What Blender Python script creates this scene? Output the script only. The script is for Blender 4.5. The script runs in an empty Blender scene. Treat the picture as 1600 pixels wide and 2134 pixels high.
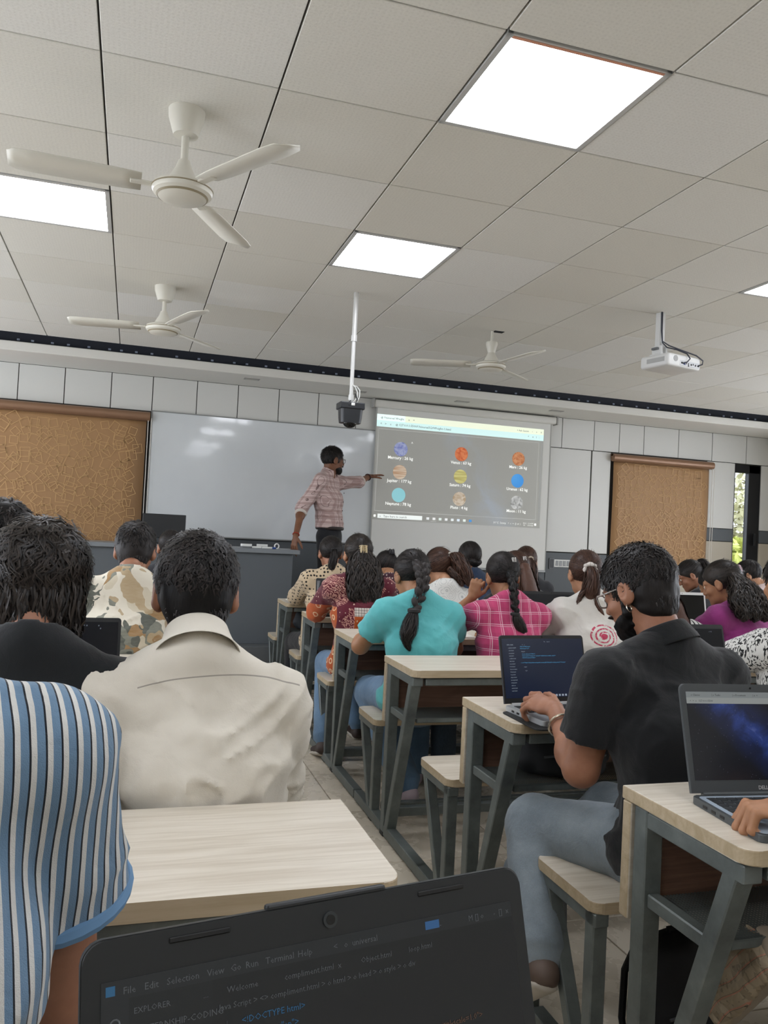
import bpy, bmesh, math, random
import numpy as np
from mathutils import Vector, Matrix, Euler

# ------------------------------------------------------------------ camera
scene = bpy.context.scene
COL = scene.collection
F_PX = 1698.37
CAM = (0.1848, -2.2587, 1.33)
def _camrot(yaw, pitch, roll):
    return Matrix.Rotation(yaw, 3, 'Z') @ Matrix.Rotation(pitch, 3, 'X') @ Matrix.Rotation(roll, 3, 'Y')
CR = _camrot(math.radians(-17.148), math.radians(1.480), math.radians(-2.879))
cam_data = bpy.data.cameras.new('camera')
cam = bpy.data.objects.new('camera', cam_data)
COL.objects.link(cam)
right, fwd, up = CR.col[0], CR.col[1], CR.col[2]
M4 = Matrix.Identity(4)
for i in range(3):
    M4[i][0] = right[i]; M4[i][1] = up[i]; M4[i][2] = -fwd[i]; M4[i][3] = CAM[i]
cam.matrix_world = M4
cam_data.sensor_fit = 'VERTICAL'
cam_data.sensor_height = 24.0
cam_data.lens = 24.0 * F_PX / 2134.0
cam_data.clip_start = 0.02
cam_data.clip_end = 200
scene.camera = cam

# ------------------------------------------------------------------ world, exposure
scene.view_settings.view_transform = 'Standard'
scene.view_settings.look = 'None'
scene.view_settings.gamma = 1.0
scene.view_settings.use_curve_mapping = False
scene.view_settings.exposure = 0.24
scene.cycles.use_denoising = True
scene.cycles.use_adaptive_sampling = True
scene.cycles.adaptive_threshold = 0.025
scene.cycles.max_bounces = 6
scene.cycles.diffuse_bounces = 4
scene.cycles.caustics_reflective = False
scene.cycles.caustics_refractive = False
scene.cycles.sample_clamp_indirect = 6.0
world = bpy.data.worlds.new('world'); scene.world = world
world.use_nodes = True
wn = world.node_tree
wn.nodes['Background'].inputs['Color'].default_value = (0.80, 0.88, 1.0, 1)
wn.nodes['Background'].inputs['Strength'].default_value = 3.5
LAMP = 13.0          # emission of the ceiling panels
Z_CEIL = 2.886

# ------------------------------------------------------------------ helpers
def srgb(h):
    if isinstance(h, str):
        h = h.lstrip('#'); v = [int(h[i:i+2], 16)/255 for i in (0, 2, 4)]
    else:
        v = [c/255 for c in h]
    return tuple((c/12.92 if c <= 0.04045 else ((c+0.055)/1.055)**2.4) for c in v) + (1.0,)

class NT:
    """small node-tree builder"""
    def __init__(s, name):
        s.m = bpy.data.materials.new(name); s.m.use_nodes = True
        s.t = s.m.node_tree; s.n = s.t.nodes; s.l = s.t.links
        s.b = s.n['Principled BSDF']; s.out = s.n['Material Output']
    def node(s, typ, props=None, **ins):
        nd = s.n.new(typ)
        for k, v in (props or {}).items(): setattr(nd, k, v)
        for k, v in ins.items():
            key = k.replace('_', ' ')
            s.put(nd.inputs[key] if key in nd.inputs else nd.inputs[int(k[1:])], v)
        return nd
    def put(s, sock, v):
        if isinstance(v, bpy.types.NodeSocket): s.l.new(v, sock)
        elif isinstance(v, bpy.types.Node): s.l.new(v.outputs[0], sock)
        else: sock.default_value = v
    def coord(s, which='Object'):
        return s.node('ShaderNodeTexCoord').outputs[which]
    def mapping(s, vec, scale=(1,1,1), rot=(0,0,0), loc=(0,0,0)):
        return s.node('ShaderNodeMapping', None, Vector=vec, Scale=scale, Rotation=rot, Location=loc).outputs[0]
    def math(s, op, a, b=0.0, c=0.0):
        nd = s.n.new('ShaderNodeMath'); nd.operation = op
        s.put(nd.inputs[0], a); s.put(nd.inputs[1], b); s.put(nd.inputs[2], c); return nd.outputs[0]
    def sep(s, vec):
        return s.node('ShaderNodeSeparateXYZ', None, Vector=vec).outputs
    def comb(s, x, y, z):
        nd = s.n.new('ShaderNodeCombineXYZ')
        s.put(nd.inputs[0], x); s.put(nd.inputs[1], y); s.put(nd.inputs[2], z); return nd.outputs[0]
    def noise(s, vec, scale, detail=3, rough=.5, dist=0.0):
        return s.node('ShaderNodeTexNoise', None, Vector=vec, Scale=scale, Detail=detail, Roughness=rough, Distortion=dist).outputs['Fac']
    def voronoi(s, vec, scale, feature='F1', metric='EUCLIDEAN', rand=1.0, out='Distance'):
        nd = s.node('ShaderNodeTexVoronoi', {'feature': feature}, Vector=vec, Scale=scale, Randomness=rand)
        if feature in ('F1', 'F2'): nd.distance = metric
        return nd.outputs[out]
    def ramp(s, fac, stops, interp='LINEAR'):
        nd = s.n.new('ShaderNodeValToRGB'); nd.color_ramp.interpolation = interp
        e = nd.color_ramp.elements
        while len(e) < len(stops): e.new(0.5)
        for el, (p, c) in zip(e, stops):
            el.position = p; el.color = c if len(c) == 4 else tuple(c)+(1,)
        s.put(nd.inputs[0], fac); return nd.outputs[0]
    def mix(s, fac, a, b, blend='MIX'):
        nd = s.n.new('ShaderNodeMix'); nd.data_type = 'RGBA'; nd.blend_type = blend
        s.put(nd.inputs[0], fac); s.put(nd.inputs[6], a); s.put(nd.inputs[7], b); return nd.outputs[2]
    def mask(s, v, lo, hi):
        """1 where lo<v<hi"""
        return s.math('MULTIPLY', s.math('GREATER_THAN', v, lo), s.math('LESS_THAN', v, hi))
    def stripe(s, v, period, width, off=0.0):
        """1 on stripes of a width every period"""
        f = s.math('FRACT', s.math('DIVIDE', s.math('ADD', v, 50*period+off), period))
        return s.math('LESS_THAN', f, width/period)
    def bump(s, h, strength=.3, dist=.01):
        nd = s.node('ShaderNodeBump', None, Strength=strength, Distance=dist, Height=h)
        s.put(s.b.inputs['Normal'], nd.outputs[0])
    def color(s, c): s.put(s.b.inputs['Base Color'], c)
    def set(s, **k):
        for kk, v in k.items(): s.put(s.b.inputs[kk.replace('_', ' ')], v)
        return s.m

MATS = {}
def mat(name, col, rough=.6, metal=0.0, spec=.5, emit=None, estr=0.0, bump=None, bscale=200, var=0.0):
    if name in MATS: return MATS[name]
    t = NT(name); c = srgb(col) if not isinstance(col, tuple) or len(col) == 3 else col
    if var:
        n = t.noise(t.coord(), bscale*.1, 4)
        d = tuple(x*(1-var) for x in c[:3])+(1,); l = tuple(min(1, x*(1+var)) for x in c[:3])+(1,)
        t.color(t.ramp(n, [(.3, d), (.7, l)]))
    else: t.color(c)
    t.set(Roughness=rough, Metallic=metal, Specular_IOR_Level=spec)
    if emit is not None:
        t.set(Emission_Color=srgb(emit), Emission_Strength=estr)
    if bump:
        t.bump(t.noise(t.coord(), bscale, 3), bump, .002)
    MATS[name] = t.m
    return t.m

def add_obj(name, me, m=None, parent=None, loc=None, rot=None):
    o = bpy.data.objects.new(name, me); COL.objects.link(o)
    if m is not None:
        if me.materials: pass
        else: me.materials.append(m)
    if parent: o.parent = parent
    if loc is not None: o.location = loc
    if rot is not None: o.rotation_euler = rot
    return o
def empty(name, loc=(0,0,0), rz=0.0):
    o = bpy.data.objects.new(name, None); COL.objects.link(o)
    o.location = loc; o.rotation_euler = (0, 0, rz); o.empty_display_size = .1
    return o
def tag(o, label, cat, group=None):
    o['label'] = label; o['category'] = cat
    if group: o['group'] = group
    return o
def struct(o): o['kind'] = 'structure'; return o

class B:
    """collects shapes into one bmesh"""
    def __init__(s): s.bm = bmesh.new()
    def box(s, x0, x1, y0, y1, z0, z1, bev=0.0, seg=2, M=None):
        m = Matrix.Translation(((x0+x1)/2, (y0+y1)/2, (z0+z1)/2)) @ Matrix.Diagonal((abs(x1-x0), abs(y1-y0), abs(z1-z0), 1))
        r = bmesh.ops.create_cube(s.bm, size=1.0, matrix=m)
        vs = r['verts']
        if bev:
            es = list({e for v in vs for e in v.link_edges})
            r2 = bmesh.ops.bevel(s.bm, geom=es, offset=bev, segments=seg, affect='EDGES', profile=.5)
            vs = list({v for f in r2['faces'] for v in f.verts} | {v for v in vs if v.is_valid})
        if M is not None: bmesh.ops.transform(s.bm, matrix=M, verts=vs)
        return s
    def bar(s, p, q, w, d=None, bev=0.003, roll=0.0):
        """square tube from p to q"""
        p, q = Vector(p), Vector(q); d = d or w; L = (q-p).length
        z = (q-p).normalized(); ref = Vector((1,0,0)) if abs(z.x) < .9 else Vector((0,0,1))
        x = (ref - z*ref.dot(z)).normalized(); y = z.cross(x)
        M = Matrix((x, y, z)).transposed().to_4x4(); M.translation = (p+q)/2
        return s.box(-w/2, w/2, -d/2, d/2, -L/2, L/2, bev, 1, M)
    def cyl(s, p, q, r, r2=None, seg=16, caps=True):
        p, q = Vector(p), Vector(q); z = (q-p)
        M = z.to_track_quat('Z', 'Y').to_matrix().to_4x4(); M.translation = (p+q)/2
        bmesh.ops.create_cone(s.bm, cap_ends=caps, segments=seg, radius1=r, radius2=r if r2 is None else r2, depth=z.length, matrix=M)
        return s
    def sph(s, c, r, seg=16, sc=(1,1,1)):
        M = Matrix.Translation(c) @ Matrix.Diagonal((*sc, 1))
        bmesh.ops.create_uvsphere(s.bm, u_segments=seg, v_segments=max(6, seg//2), radius=r, matrix=M); return s
    def lathe(s, prof, c=(0,0,0), seg=32, M=None):
        rings = []
        for r, z in prof:
            rings.append([s.bm.verts.new((c[0]+r*math.cos(2*math.pi*k/seg), c[1]+r*math.sin(2*math.pi*k/seg), c[2]+z)) for k in range(seg)])
        for a, b in zip(rings, rings[1:]):
            for k in range(seg): s.bm.faces.new((a[k], a[(k+1) % seg], b[(k+1) % seg], b[k]))
        s.bm.faces.new(rings[0][::-1]); s.bm.faces.new(rings[-1])
        if M is not None: bmesh.ops.transform(s.bm, matrix=M, verts=[v for r in rings for v in r])
        return s
    def tube(s, pts, r, seg=8, closed=False):
        pts = [Vector(p) for p in pts]; n = len(pts); rings = []; prev = None
        for i, p in enumerate(pts):
            if closed: t = pts[(i+1) % n]-pts[i-1]
            else: t = pts[min(i+1, n-1)]-pts[max(i-1, 0)]
            t.normalize()
            ref = prev if prev is not None else (Vector((0,0,1)) if abs(t.z) < .9 else Vector((1,0,0)))
            x = (ref-t*ref.dot(t)).normalized(); prev = x; y = t.cross(x)
            rr = r[i] if isinstance(r, (list, tuple)) else r
            rings.append([s.bm.verts.new(p+x*rr*math.cos(2*math.pi*k/seg)+y*rr*math.sin(2*math.pi*k/seg)) for k in range(seg)])
        pairs = list(zip(rings, rings[1:]))
        if closed: pairs.append((rings[-1], rings[0]))
        for a, b in pairs:
            for k in range(seg): s.bm.faces.new((a[k], a[(k+1) % seg], b[(k+1) % seg], b[k]))
        if not closed:
            s.bm.faces.new(rings[0][::-1]); s.bm.faces.new(rings[-1])
        return s
    def prism(s, outline, z0, z1, bev=0.0):
        """outline: xy polygon (ccw) raised from z0 to z1"""
        n = len(outline)
        a = [s.bm.verts.new((x, y, z0)) for x, y in outline]; b = [s.bm.verts.new((x, y, z1)) for x, y in outline]
        fs = [s.bm.faces.new(a[::-1]), s.bm.faces.new(b)]
        for k in range(n): fs.append(s.bm.faces.new((a[k], a[(k+1) % n], b[(k+1) % n], b[k])))
        if bev:
            es = [e for e in fs[0].edges] + [e for e in fs[1].edges]
            bmesh.ops.bevel(s.bm, geom=es, offset=bev, segments=2, affect='EDGES', profile=.5)
        return s
    def mesh(s, name, smooth=False, sharp=None):
        bmesh.ops.recalc_face_normals(s.bm, faces=s.bm.faces)
        me = bpy.data.meshes.new(name); s.bm.to_mesh(me); s.bm.free()
        if smooth:
            me.polygons.foreach_set('use_smooth', [True]*len(me.polygons))
            if sharp: me.set_sharp_from_angle(angle=math.radians(sharp))
        return me
    def obj(s, name, m, parent=None, loc=None, rot=None, smooth=False, sharp=40):
        return add_obj(name, s.mesh(name, smooth, sharp), m, parent, loc, rot)

def roundrect(x0, x1, y0, y1, r, corners=(1,1,1,1), seg=6):
    """ccw outline, corners order: (x0y0, x1y0, x1y1, x0y1)"""
    out = []
    for k, (cx, cy, a0) in enumerate([(x0+r, y0+r, 180), (x1-r, y0+r, 270), (x1-r, y1-r, 0), (x0+r, y1-r, 90)]):
        if corners[k]:
            for j in range(seg+1):
                a = math.radians(a0+90*j/seg); out.append((cx+r*math.cos(a), cy+r*math.sin(a)))
        else:
            out.append([(x0, y0), (x1, y0), (x1, y1), (x0, y1)][k])
    return out

def copy_tree(o, parent=None):
    c = o.copy(); COL.objects.link(c)
    if parent: c.parent = parent
    for ch in list(o.children): copy_tree(ch, c)
    return c

def text_mesh(name, s, size, m, parent=None, M=None, align='LEFT', extrude=0.0, bold=0.0):
    cu = bpy.data.curves.new(name, 'FONT'); cu.body = s; cu.size = size; cu.align_x = align
    cu.extrude = extrude; cu.offset = bold; cu.resolution_u = 2
    o = bpy.data.objects.new(name, cu); COL.objects.link(o)
    dg = bpy.context.evaluated_depsgraph_get()
    me = bpy.data.meshes.new_from_object(o.evaluated_get(dg))
    bpy.data.objects.remove(o); bpy.data.curves.remove(cu)
    me.materials.clear()
    if M is not None: me.transform(M)
    me.name = name
    o = add_obj(name, me, m, parent); o['kind'] = 'stuff'; return o

def texts_mesh(name, items, m, parent, M):
    """many short strings as one flat-print mesh; items: (x, y, size, string)"""
    bm = bmesh.new()
    for x, y, size, st in items:
        cu = bpy.data.curves.new('t', 'FONT'); cu.body = st; cu.size = size; cu.resolution_u = 1
        o = bpy.data.objects.new('t', cu); COL.objects.link(o)
        me = bpy.data.meshes.new_from_object(o.evaluated_get(bpy.context.evaluated_depsgraph_get()))
        bpy.data.objects.remove(o); bpy.data.curves.remove(cu)
        me.transform(Matrix.Translation((x, y, 0))); bm.from_mesh(me); bpy.data.meshes.remove(me)
    me = bpy.data.meshes.new(name); bm.to_mesh(me); bm.free(); me.transform(M)
    o = add_obj(name, me, m, parent); o['kind'] = 'stuff'; return o
# ------------------------------------------------------------------ materials of the room
def m_ceiling():
    t = NT('ceiling_tile'); v = t.coord()
    r = t.node('ShaderNodeObjectInfo').outputs['Random']
    base = t.ramp(r, [(0, srgb('#d6d3c9')), (.5, srgb('#dcdad2')), (1, srgb('#e0dfda'))])
    n = t.noise(v, 90, 4, .7)
    d = t.voronoi(v, 62, rand=.25)
    c = t.mix(t.math('MULTIPLY', t.ramp(n, [(.35, (0,0,0)), (.7, (1,1,1))]), .22), base, srgb('#bab7ac'))
    c = t.mix(t.math('MULTIPLY', t.math('LESS_THAN', d, .28), .12), c, srgb('#aaa89e'))
    t.color(c); t.set(Roughness=.75, Specular_IOR_Level=.25); t.bump(n, .25, .004); return t.m
M_CEIL = m_ceiling()
M_CEIL_BACK = mat('ceiling_grid_dark', '#3b3a37', .8)
M_GRID = mat('ceiling_grid_bar', '#4a4945', .7)
def m_floor():
    t = NT('floor_tile'); v = t.coord(); r = t.node('ShaderNodeObjectInfo').outputs['Random']
    n = t.noise(v, 3.0, 6, .6, .6)
    c = t.ramp(n, [(.25, srgb('#c3b9a7')), (.55, srgb('#cac0ae')), (.8, srgb('#d0c7b6'))])
    c = t.mix(t.math('MULTIPLY', r, .12), c, srgb('#a89c88'))
    t.color(c); t.set(Roughness=t.ramp(t.noise(v, 12, 4), [(.3, (.22,)*3), (.8, (.36,)*3)]), Specular_IOR_Level=.5); return t.m
M_FLOOR = m_floor()
M_GROUT = mat('floor_grout', '#7d7465', .9)
def m_laminate(name, a, b, rough=.35):
    t = NT(name); v = t.coord(); r = t.node('ShaderNodeObjectInfo').outputs['Random']
    n = t.noise(v, 220, 3, .6)
    c = t.mix(t.math('MULTIPLY', n, .18), srgb(a), srgb(b))
    c = t.mix(t.math('MULTIPLY', r, .12), c, srgb(b))
    t.color(c); t.set(Roughness=rough, Specular_IOR_Level=.35); return t.m
M_PANEL = m_laminate('white_laminate', '#cfcfca', '#bab9b3')
M_PANEL_GREY = m_laminate('charcoal_laminate', '#55595c', '#44484b', .45)
M_PANEL_BEIGE = m_laminate('beige_laminate', '#b0a898', '#988f7e')
M_PLASTER = mat('white_plaster', '#d6d4cd', .8, bump=.1, bscale=120)
M_SHADOWGAP = mat('panel_gap', '#34332f', .9)
M_WALL = mat('wall_paint', '#c6c3bb', .85)
M_NAVY = mat('cove_navy', '#20242e', .7)

# ------------------------------------------------------------------ floor
XL, XR, YB, YF = -3.0, 7.80, -5.0, 6.0
floor = struct(B().box(XL, XR, YB, YF, -.05, -.006).obj('floor', M_GROUT))
ft = B().box(-.2975, .2975, -.2975, .2975, -.012, 0, .0015, 1).mesh('floor_tile'); ft.materials.append(M_FLOOR)
for i in range(18):
    for j in range(18):
        x, y = XL+.3+.6*i, YB+.2+.6*j
        if x < XR and y < YF-.2: 
            if -1.3 < x < 5.6 and -2.8 < y: add_obj('floor_tile', ft, None, floor, (x, y, 0))
fr = B()
fr.box(XL, -1.3, YB, YF, -.012, 0); fr.box(5.35, XR, YB, YF, -.012, 0); fr.box(-1.3, 5.35, YB, -2.75, -.012, 0)
fr.obj('floor_border', M_FLOOR, floor)

# ------------------------------------------------------------------ ceiling
ceiling = struct(B().box(XL, XR, YB, 5.32, Z_CEIL+.012, Z_CEIL+.06).obj('ceiling', M_CEIL_BACK))
tile = B().box(-.2965, .2965, -.2965, .2965, 0, .014, .002, 1).mesh('ceiling_tile'); tile.materials.append(M_CEIL)
LIGHT_CELLS = [(2, 0), (2, 3), (-1, 3), (6, 2), (10, 6), (-1, -3), (2, -4), (6, -2), (10, 1), (-4, 0), (10, -3), (6, -6), (2, -7), (-3, -6)]  # cells without their own label are out of view, added for fill light
NX0, NX1, NY0, NY1 = -5, 13, -8, 9
wide = B()
for i in range(NX0, NX1):
    for j in range(NY0, NY1):
        x0, x1, y0, y1 = i*.6, i*.6+.6, j*.6, j*.6+.6
        if (i, j) in LIGHT_CELLS: continue
        full = x0 >= XL-.01 and x1 <= XR+.01 and y1 <= 5.31
        if full and i >= -3 and j >= -2 or (full and j >= -1):
            add_obj('ceiling_tile', tile, None, ceiling, (x0+.3, y0+.3, Z_CEIL))
        else:
            wide.box(max(x0, XL)+.0035, min(x1, XR)-.0035, max(y0, YB)+.0035, min(y1, 5.31)-.0035, Z_CEIL, Z_CEIL+.014)
wide.obj('ceiling_tile_cut', M_CEIL, ceiling)

M_LIGHTFRAME = mat('light_frame', '#b9b9b6', .4)
M_DIFF = NT('led_diffuser'); M_DIFF.color(srgb('#f4f6fa')); M_DIFF.set(Emission_Color=srgb('#f3f6ff'), Emission_Strength=LAMP); M_DIFF = M_DIFF.m
def make_light():
    root = empty('ceiling_light')
    b = B()
    for s in (-1, 1):
        b.box(s*.297, s*.276, -.297, .297, -.004, .02, .001, 1); b.box(-.297, .297, s*.297, s*.276, -.004, .02, .001, 1)
    b.obj('frame', M_LIGHTFRAME, root)
    B().box(-.278, .278, -.278, .278, .002, .01).obj('diffuser', M_DIFF, root)
    return root
L0 = make_light()
LIGHT_LABEL = {(2, 0): 'large square LED ceiling panel glowing white, with an orange strip along one frame edge',
               (2, 3): 'square LED ceiling panel glowing above the pole of the hanging black camera',
               (-1, 3): 'square LED ceiling panel beside the ceiling fan with the large round hub',
               (6, 2): 'square LED ceiling panel next to the mount of the white projector',
               (10, 6): 'LED ceiling panel closest to the front window corner'}
for c in LIGHT_CELLS:
    o = L0 if c == (2, 0) else copy_tree(L0)
    o.location = (c[0]*.6+.3, c[1]*.6+.3, Z_CEIL)
    tag(o, LIGHT_LABEL.get(c, 'square LED ceiling panel over the back of the classroom'), 'ceiling light', 'LED ceiling panels')

B().box(-.274, .274, -.290, -.278, -.0055, -.001).obj('edge_strip', mat('edge_orange', '#c98e72', .5), L0)
# ------------------------------------------------------------------ walls
ZS = 2.743   # soffit underside
wall_front = struct(B().box(XL, 7.19, 6.0, 6.15, 0, 3.0).box(7.58, XR, 6.0, 6.15, 0, 3.0)
                    .box(7.19, 7.58, 6.0, 6.15, 2.40, 3.0).box(7.19, 7.58, 6.0, 6.15, 0, .55).obj('wall_front', M_SHADOWGAP))
struct(B().box(XR, XR+.15, YB, YF+.15, 0, 3.0).obj('wall_right', M_WALL))
struct(B().box(XL-.15, XL, YB, YF+.15, 0, 3.0).obj('wall_left', M_WALL))
struct(B().box(XL, XR, YB-.15, YB, 0, 3.0).obj('wall_back', M_WALL))
# unseen side-wall windows, their glowing panes added to brighten ceiling and front wall
M_FILL_DAY = mat('window_daylight', '#ffffff', .3, emit='#eef4ff', estr=6.5)
M_WFRAME = mat('black_aluminium', '#17181a', .35, .3)
def fill_window(n, x0, x1, y0, y1):
    w = struct(empty('window_%d' % n, ((x0+x1)/2, (y0+y1)/2, .95)))
    hx, hy = (x1-x0)/2, (y1-y0)/2
    B().box(-hx, hx, -hy, hy, .0, 1.45).obj('pane', M_FILL_DAY, w)
    b = B(); L = max(hx, hy)
    for k in (-1, 0, 1):
        c = k*L
        if hx > hy: b.box(c-.03, c+.03, -hy-.02, hy+.02, -.05, 1.5)
        else: b.box(-hx-.02, hx+.02, c-.03, c+.03, -.05, 1.5)
    for z in (-.05, 1.45):
        b.box(-hx-.02, hx+.02, -hy-.02, hy+.02, z, z+.05)
    b.obj('window_frame', M_WFRAME, w)
for k, y in enumerate((-.6, 2.2, 4.7)):
    fill_window(2+k, XL, XL+.02, y-.9, y+.9)
    fill_window(6+k, XR-.02, XR, y-.9, y+.9) if k < 2 else fill_window(8, XR-.02, XR, 3.85, 4.65)
def panel(x0, x1, z0, z1, m, name='wall_panel', y=6.0, g=.004, t=.012):
    return B().box(x0+g, x1-g, y-t, y+.01, z0+g, z1-g, .0015, 1).obj(name, m, wall_front)
ZT = 2.398
xs = [-3.0, -2.55, -2.13, -1.72, -1.305, -.895, -.491, -.072, .312, .734, 1.137, 1.55, 1.963, 2.37, 2.78, 3.18, 3.59, 4.0, 4.4, 4.80, 5.215, 5.55, 5.882, 6.363, 6.843, 7.346, XR]
for a, b in zip(xs, xs[1:]): panel(a, b, ZT, ZS, M_PANEL)
panel(-3.0, -2.2, 0, ZT, M_PANEL)
panel(.30, 2.57, 0, 1.195, M_PANEL_GREY, 'wall_panel_dark')
panel(2.57, 4.66, 0, 1.195, M_PANEL_GREY, 'wall_panel_dark')
panel(2.57, 4.66, 1.21, ZT, M_PANEL)
panel(4.66, 5.19, 1.215, ZT, M_PANEL); panel(5.20, 5.45, 1.215, ZT, M_PANEL)
panel(4.66, 5.45, 0, 1.21, M_PANEL_GREY, 'wall_panel_dark')
panel(6.78, 7.19, 1.59, ZT, M_PANEL); panel(6.78, 7.19, 1.435, 1.59, M_PANEL_GREY, 'wall_panel_dark'); panel(6.78, 7.19, 0, 1.435, M_PANEL_BEIGE, 'wall_panel_beige')
panel(7.58, XR, 1.59, ZT, M_PANEL); panel(7.58, XR, 1.435, 1.59, M_PANEL_GREY, 'wall_panel_dark'); panel(7.58, XR, 0, 1.435, M_PANEL_BEIGE, 'wall_panel_beige')
panel(5.45, 6.78, 0, 1.0, M_PANEL_BEIGE, 'wall_panel_beige'); panel(-2.2, .30, 0, 1.0, M_PANEL_GREY, 'wall_panel_dark')

# bulkhead over the front wall with its dark cove
struct(B().box(XL, XR, 5.37, 6.0, ZS, 2.822, .004, 1).obj('trim_1', M_PLASTER))
cove = struct(B().box(XL, XR, 5.44, 5.46, 2.80, 2.95).box(XL, XR, 5.30, 5.46, 2.93, 2.95).obj('trim_2', M_NAVY))
M_LED = mat('led_dot', '#9aa4b8', .3)
rnd = random.Random(5)
x = XL+.05
ld = B().box(-.012, .012, -.006, .006, -.008, .008, .002, 1).mesh('led_chip'); ld.materials.append(M_LED)
for k in range(64):
    x += .10 + rnd.random()*.13
    if x < XR-.05 and x > -1.2: add_obj('led_chip', ld, None, cove, (x, 5.438, 2.852))
def downlight(x, y):
    b = B().box(x-.075, x+.075, y-.04, y+.04, ZS-.004, ZS+.002, .002, 1)
    o = b.obj('downlight', mat('downlight_grey', '#8d8b86', .5), None)
    B().box(x-.06, x+.06, y-.028, y+.028, ZS-.0055, ZS-.003).obj('lens', mat('downlight_lens', '#9b9890', .3), o)
    return o
for (x, y), l in zip([(1.21, 5.58), (2.30, 5.66), (3.41, 5.63), (4.50, 5.60)],
                     ['unlit rectangular downlight in the bulkhead above the whiteboard', 'unlit rectangular downlight in the bulkhead behind the hanging camera',
                      'unlit rectangular downlight in the bulkhead above the middle of the projection screen', 'unlit rectangular downlight in the bulkhead above the end of the screen housing']):
    tag(downlight(x, y), l, 'downlight', 'bulkhead downlights')

# whiteboard
wb = empty('whiteboard', (1.46, 5.975, 1.2))
t = NT('whiteboard_gloss'); n = t.noise(t.coord(), 1.6, 3)
t.color(t.ramp(n, [(.3, srgb('#ccd0d2')), (.7, srgb('#d4d8d9'))])); t.set(Roughness=.07, Specular_IOR_Level=.55)
nb = t.noise(t.coord(), 7, 2); t.bump(nb, .05, .01)
B().box(-1.14, 1.50, -.012, .004, .01, 1.20, .002, 1).obj('board', t.m, wb)
b = B(); b.box(-1.152, 1.51, -.016, .004, 1.198, 1.208); b.box(-1.152, -1.14, -.016, .004, 0, 1.2); b.box(-1.152, 1.51, -.016, .004, 0, .012)
b.obj('edge_trim', mat('alu_trim', '#8b8d8c', .4, .6), wb)
tag(wb, 'large glossy white marker board on the front wall beside the screen', 'whiteboard')

# roller blinds
def m_blind():
    t = NT('blind_fabric'); v = t.coord()
    p = t.sep(v); v2 = t.comb(p[0], p[2], 0)
    w = t.noise(v, 300, 2)
    base = t.mix(t.math('MULTIPLY', w, .35), srgb('#a07a50'), srgb('#8a6743'))
    t.color(base)
    t.set(Roughness=.55, Specular_IOR_Level=.4)
    t.set(Sheen_Weight=.2)
    return t.m
M_BLIND = m_blind()
M_PRINT = mat('blind_print', '#c09a66', .5)
M_CASS = mat('blind_cassette', '#8a6a52', .35, .3)
def blind(name, x0, x1, z0, ztop, label):
    root = empty(name, ((x0+x1)/2, 5.96, z0)); w = (x1-x0)/2
    b = B(); n = 24
    bm = b.bm; rows = []
    for i in range(n+1):
        zz = (ztop-.08-z0)*i/n
        rows.append([bm.verts.new((-w+.03+(2*w-.06)*k/12, .004*math.sin(zz*5)+.002*math.sin(k*1.3), zz)) for k in range(13)])
    for r0, r1 in zip(rows, rows[1:]):
        for k in range(12): bm.faces.new((r0[k], r0[k+1], r1[k+1], r1[k]))
    fab = b.obj('fabric', M_BLIND, root, smooth=True, sharp=None)
    md = fab.modifiers.new('thick', 'SOLIDIFY'); md.thickness = .002
    hz = ztop-z0
    rr = np.random.RandomState(int(w*100)); bm2 = bmesh.new(); step = .088
    for i in range(int(2*w/step)):
        for j in range(int((hz-.1)/step)):
            cx, cz = -w+.06+i*step+rr.normal()*.02, .06+j*step+rr.normal()*.02; a = rr.rand()*1.6; sz = .038+.026*rr.rand(); th = .0048
            if abs(cx) > w-.10 or cz > hz-.14: continue
            o_ = []
            for q, s_ in ((0, sz), (1, sz-th)):
                o_.append([bm2.verts.new((cx+s_*1.2*math.cos(a+k*math.pi/2+math.pi/4), -.0105, cz+s_*1.2*math.sin(a+k*math.pi/2+math.pi/4))) for k in range(4)])
            for k in range(4): bm2.faces.new((o_[0][k], o_[0][(k+1) % 4], o_[1][(k+1) % 4], o_[1][k]))
    me = bpy.data.meshes.new('printed_squares'); bm2.to_mesh(me); bm2.free(); pq = add_obj('printed_squares', me, M_PRINT, root); pq['kind'] = 'stuff'
    h = B().cyl((-w, -.02, hz-.045), (w, -.02, hz-.045), .045, seg=20).box(-w, w, -.03, .03, hz-.03, hz, .004, 1)
    h.obj('cassette', M_CASS, root, smooth=True)
    B().box(-w+.03, w-.03, -.008, .008, -.02, .005, .003, 1).obj('bottom_bar', M_CASS, root)
    B().tube([(w-.015, -.04, hz-.06), (w-.013, -.035, .3), (w-.012, -.035, 0.0)], .0035).tube([(w+.015, -.04, hz-.06), (w+.017, -.035, .3), (w+.013, -.035, 0.0)], .0035).obj('pull_chain', mat('chain_white', '#cfcac0', .4), root)
    return tag(root, label, 'blind')
blind('roller_blind', -2.2, .30, 1.09, 2.385, 'brown roller blind with gold square outlines, beside the whiteboard')
blind('roller_blind', 5.44, 6.82, .95, 2.38, 'brown patterned roller blind between the grey switch panel and the black window')
# flat dark sheets behind the blinds, painting the shade of the window recesses
B().box(-2.2, .30, 5.992, 6.0, 1.0, ZT).box(5.45, 6.78, 5.992, 6.0, 1.0, ZT).obj('window_reveal', mat('reveal_dark', '#2d2a27', .8), wall_front)

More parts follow.
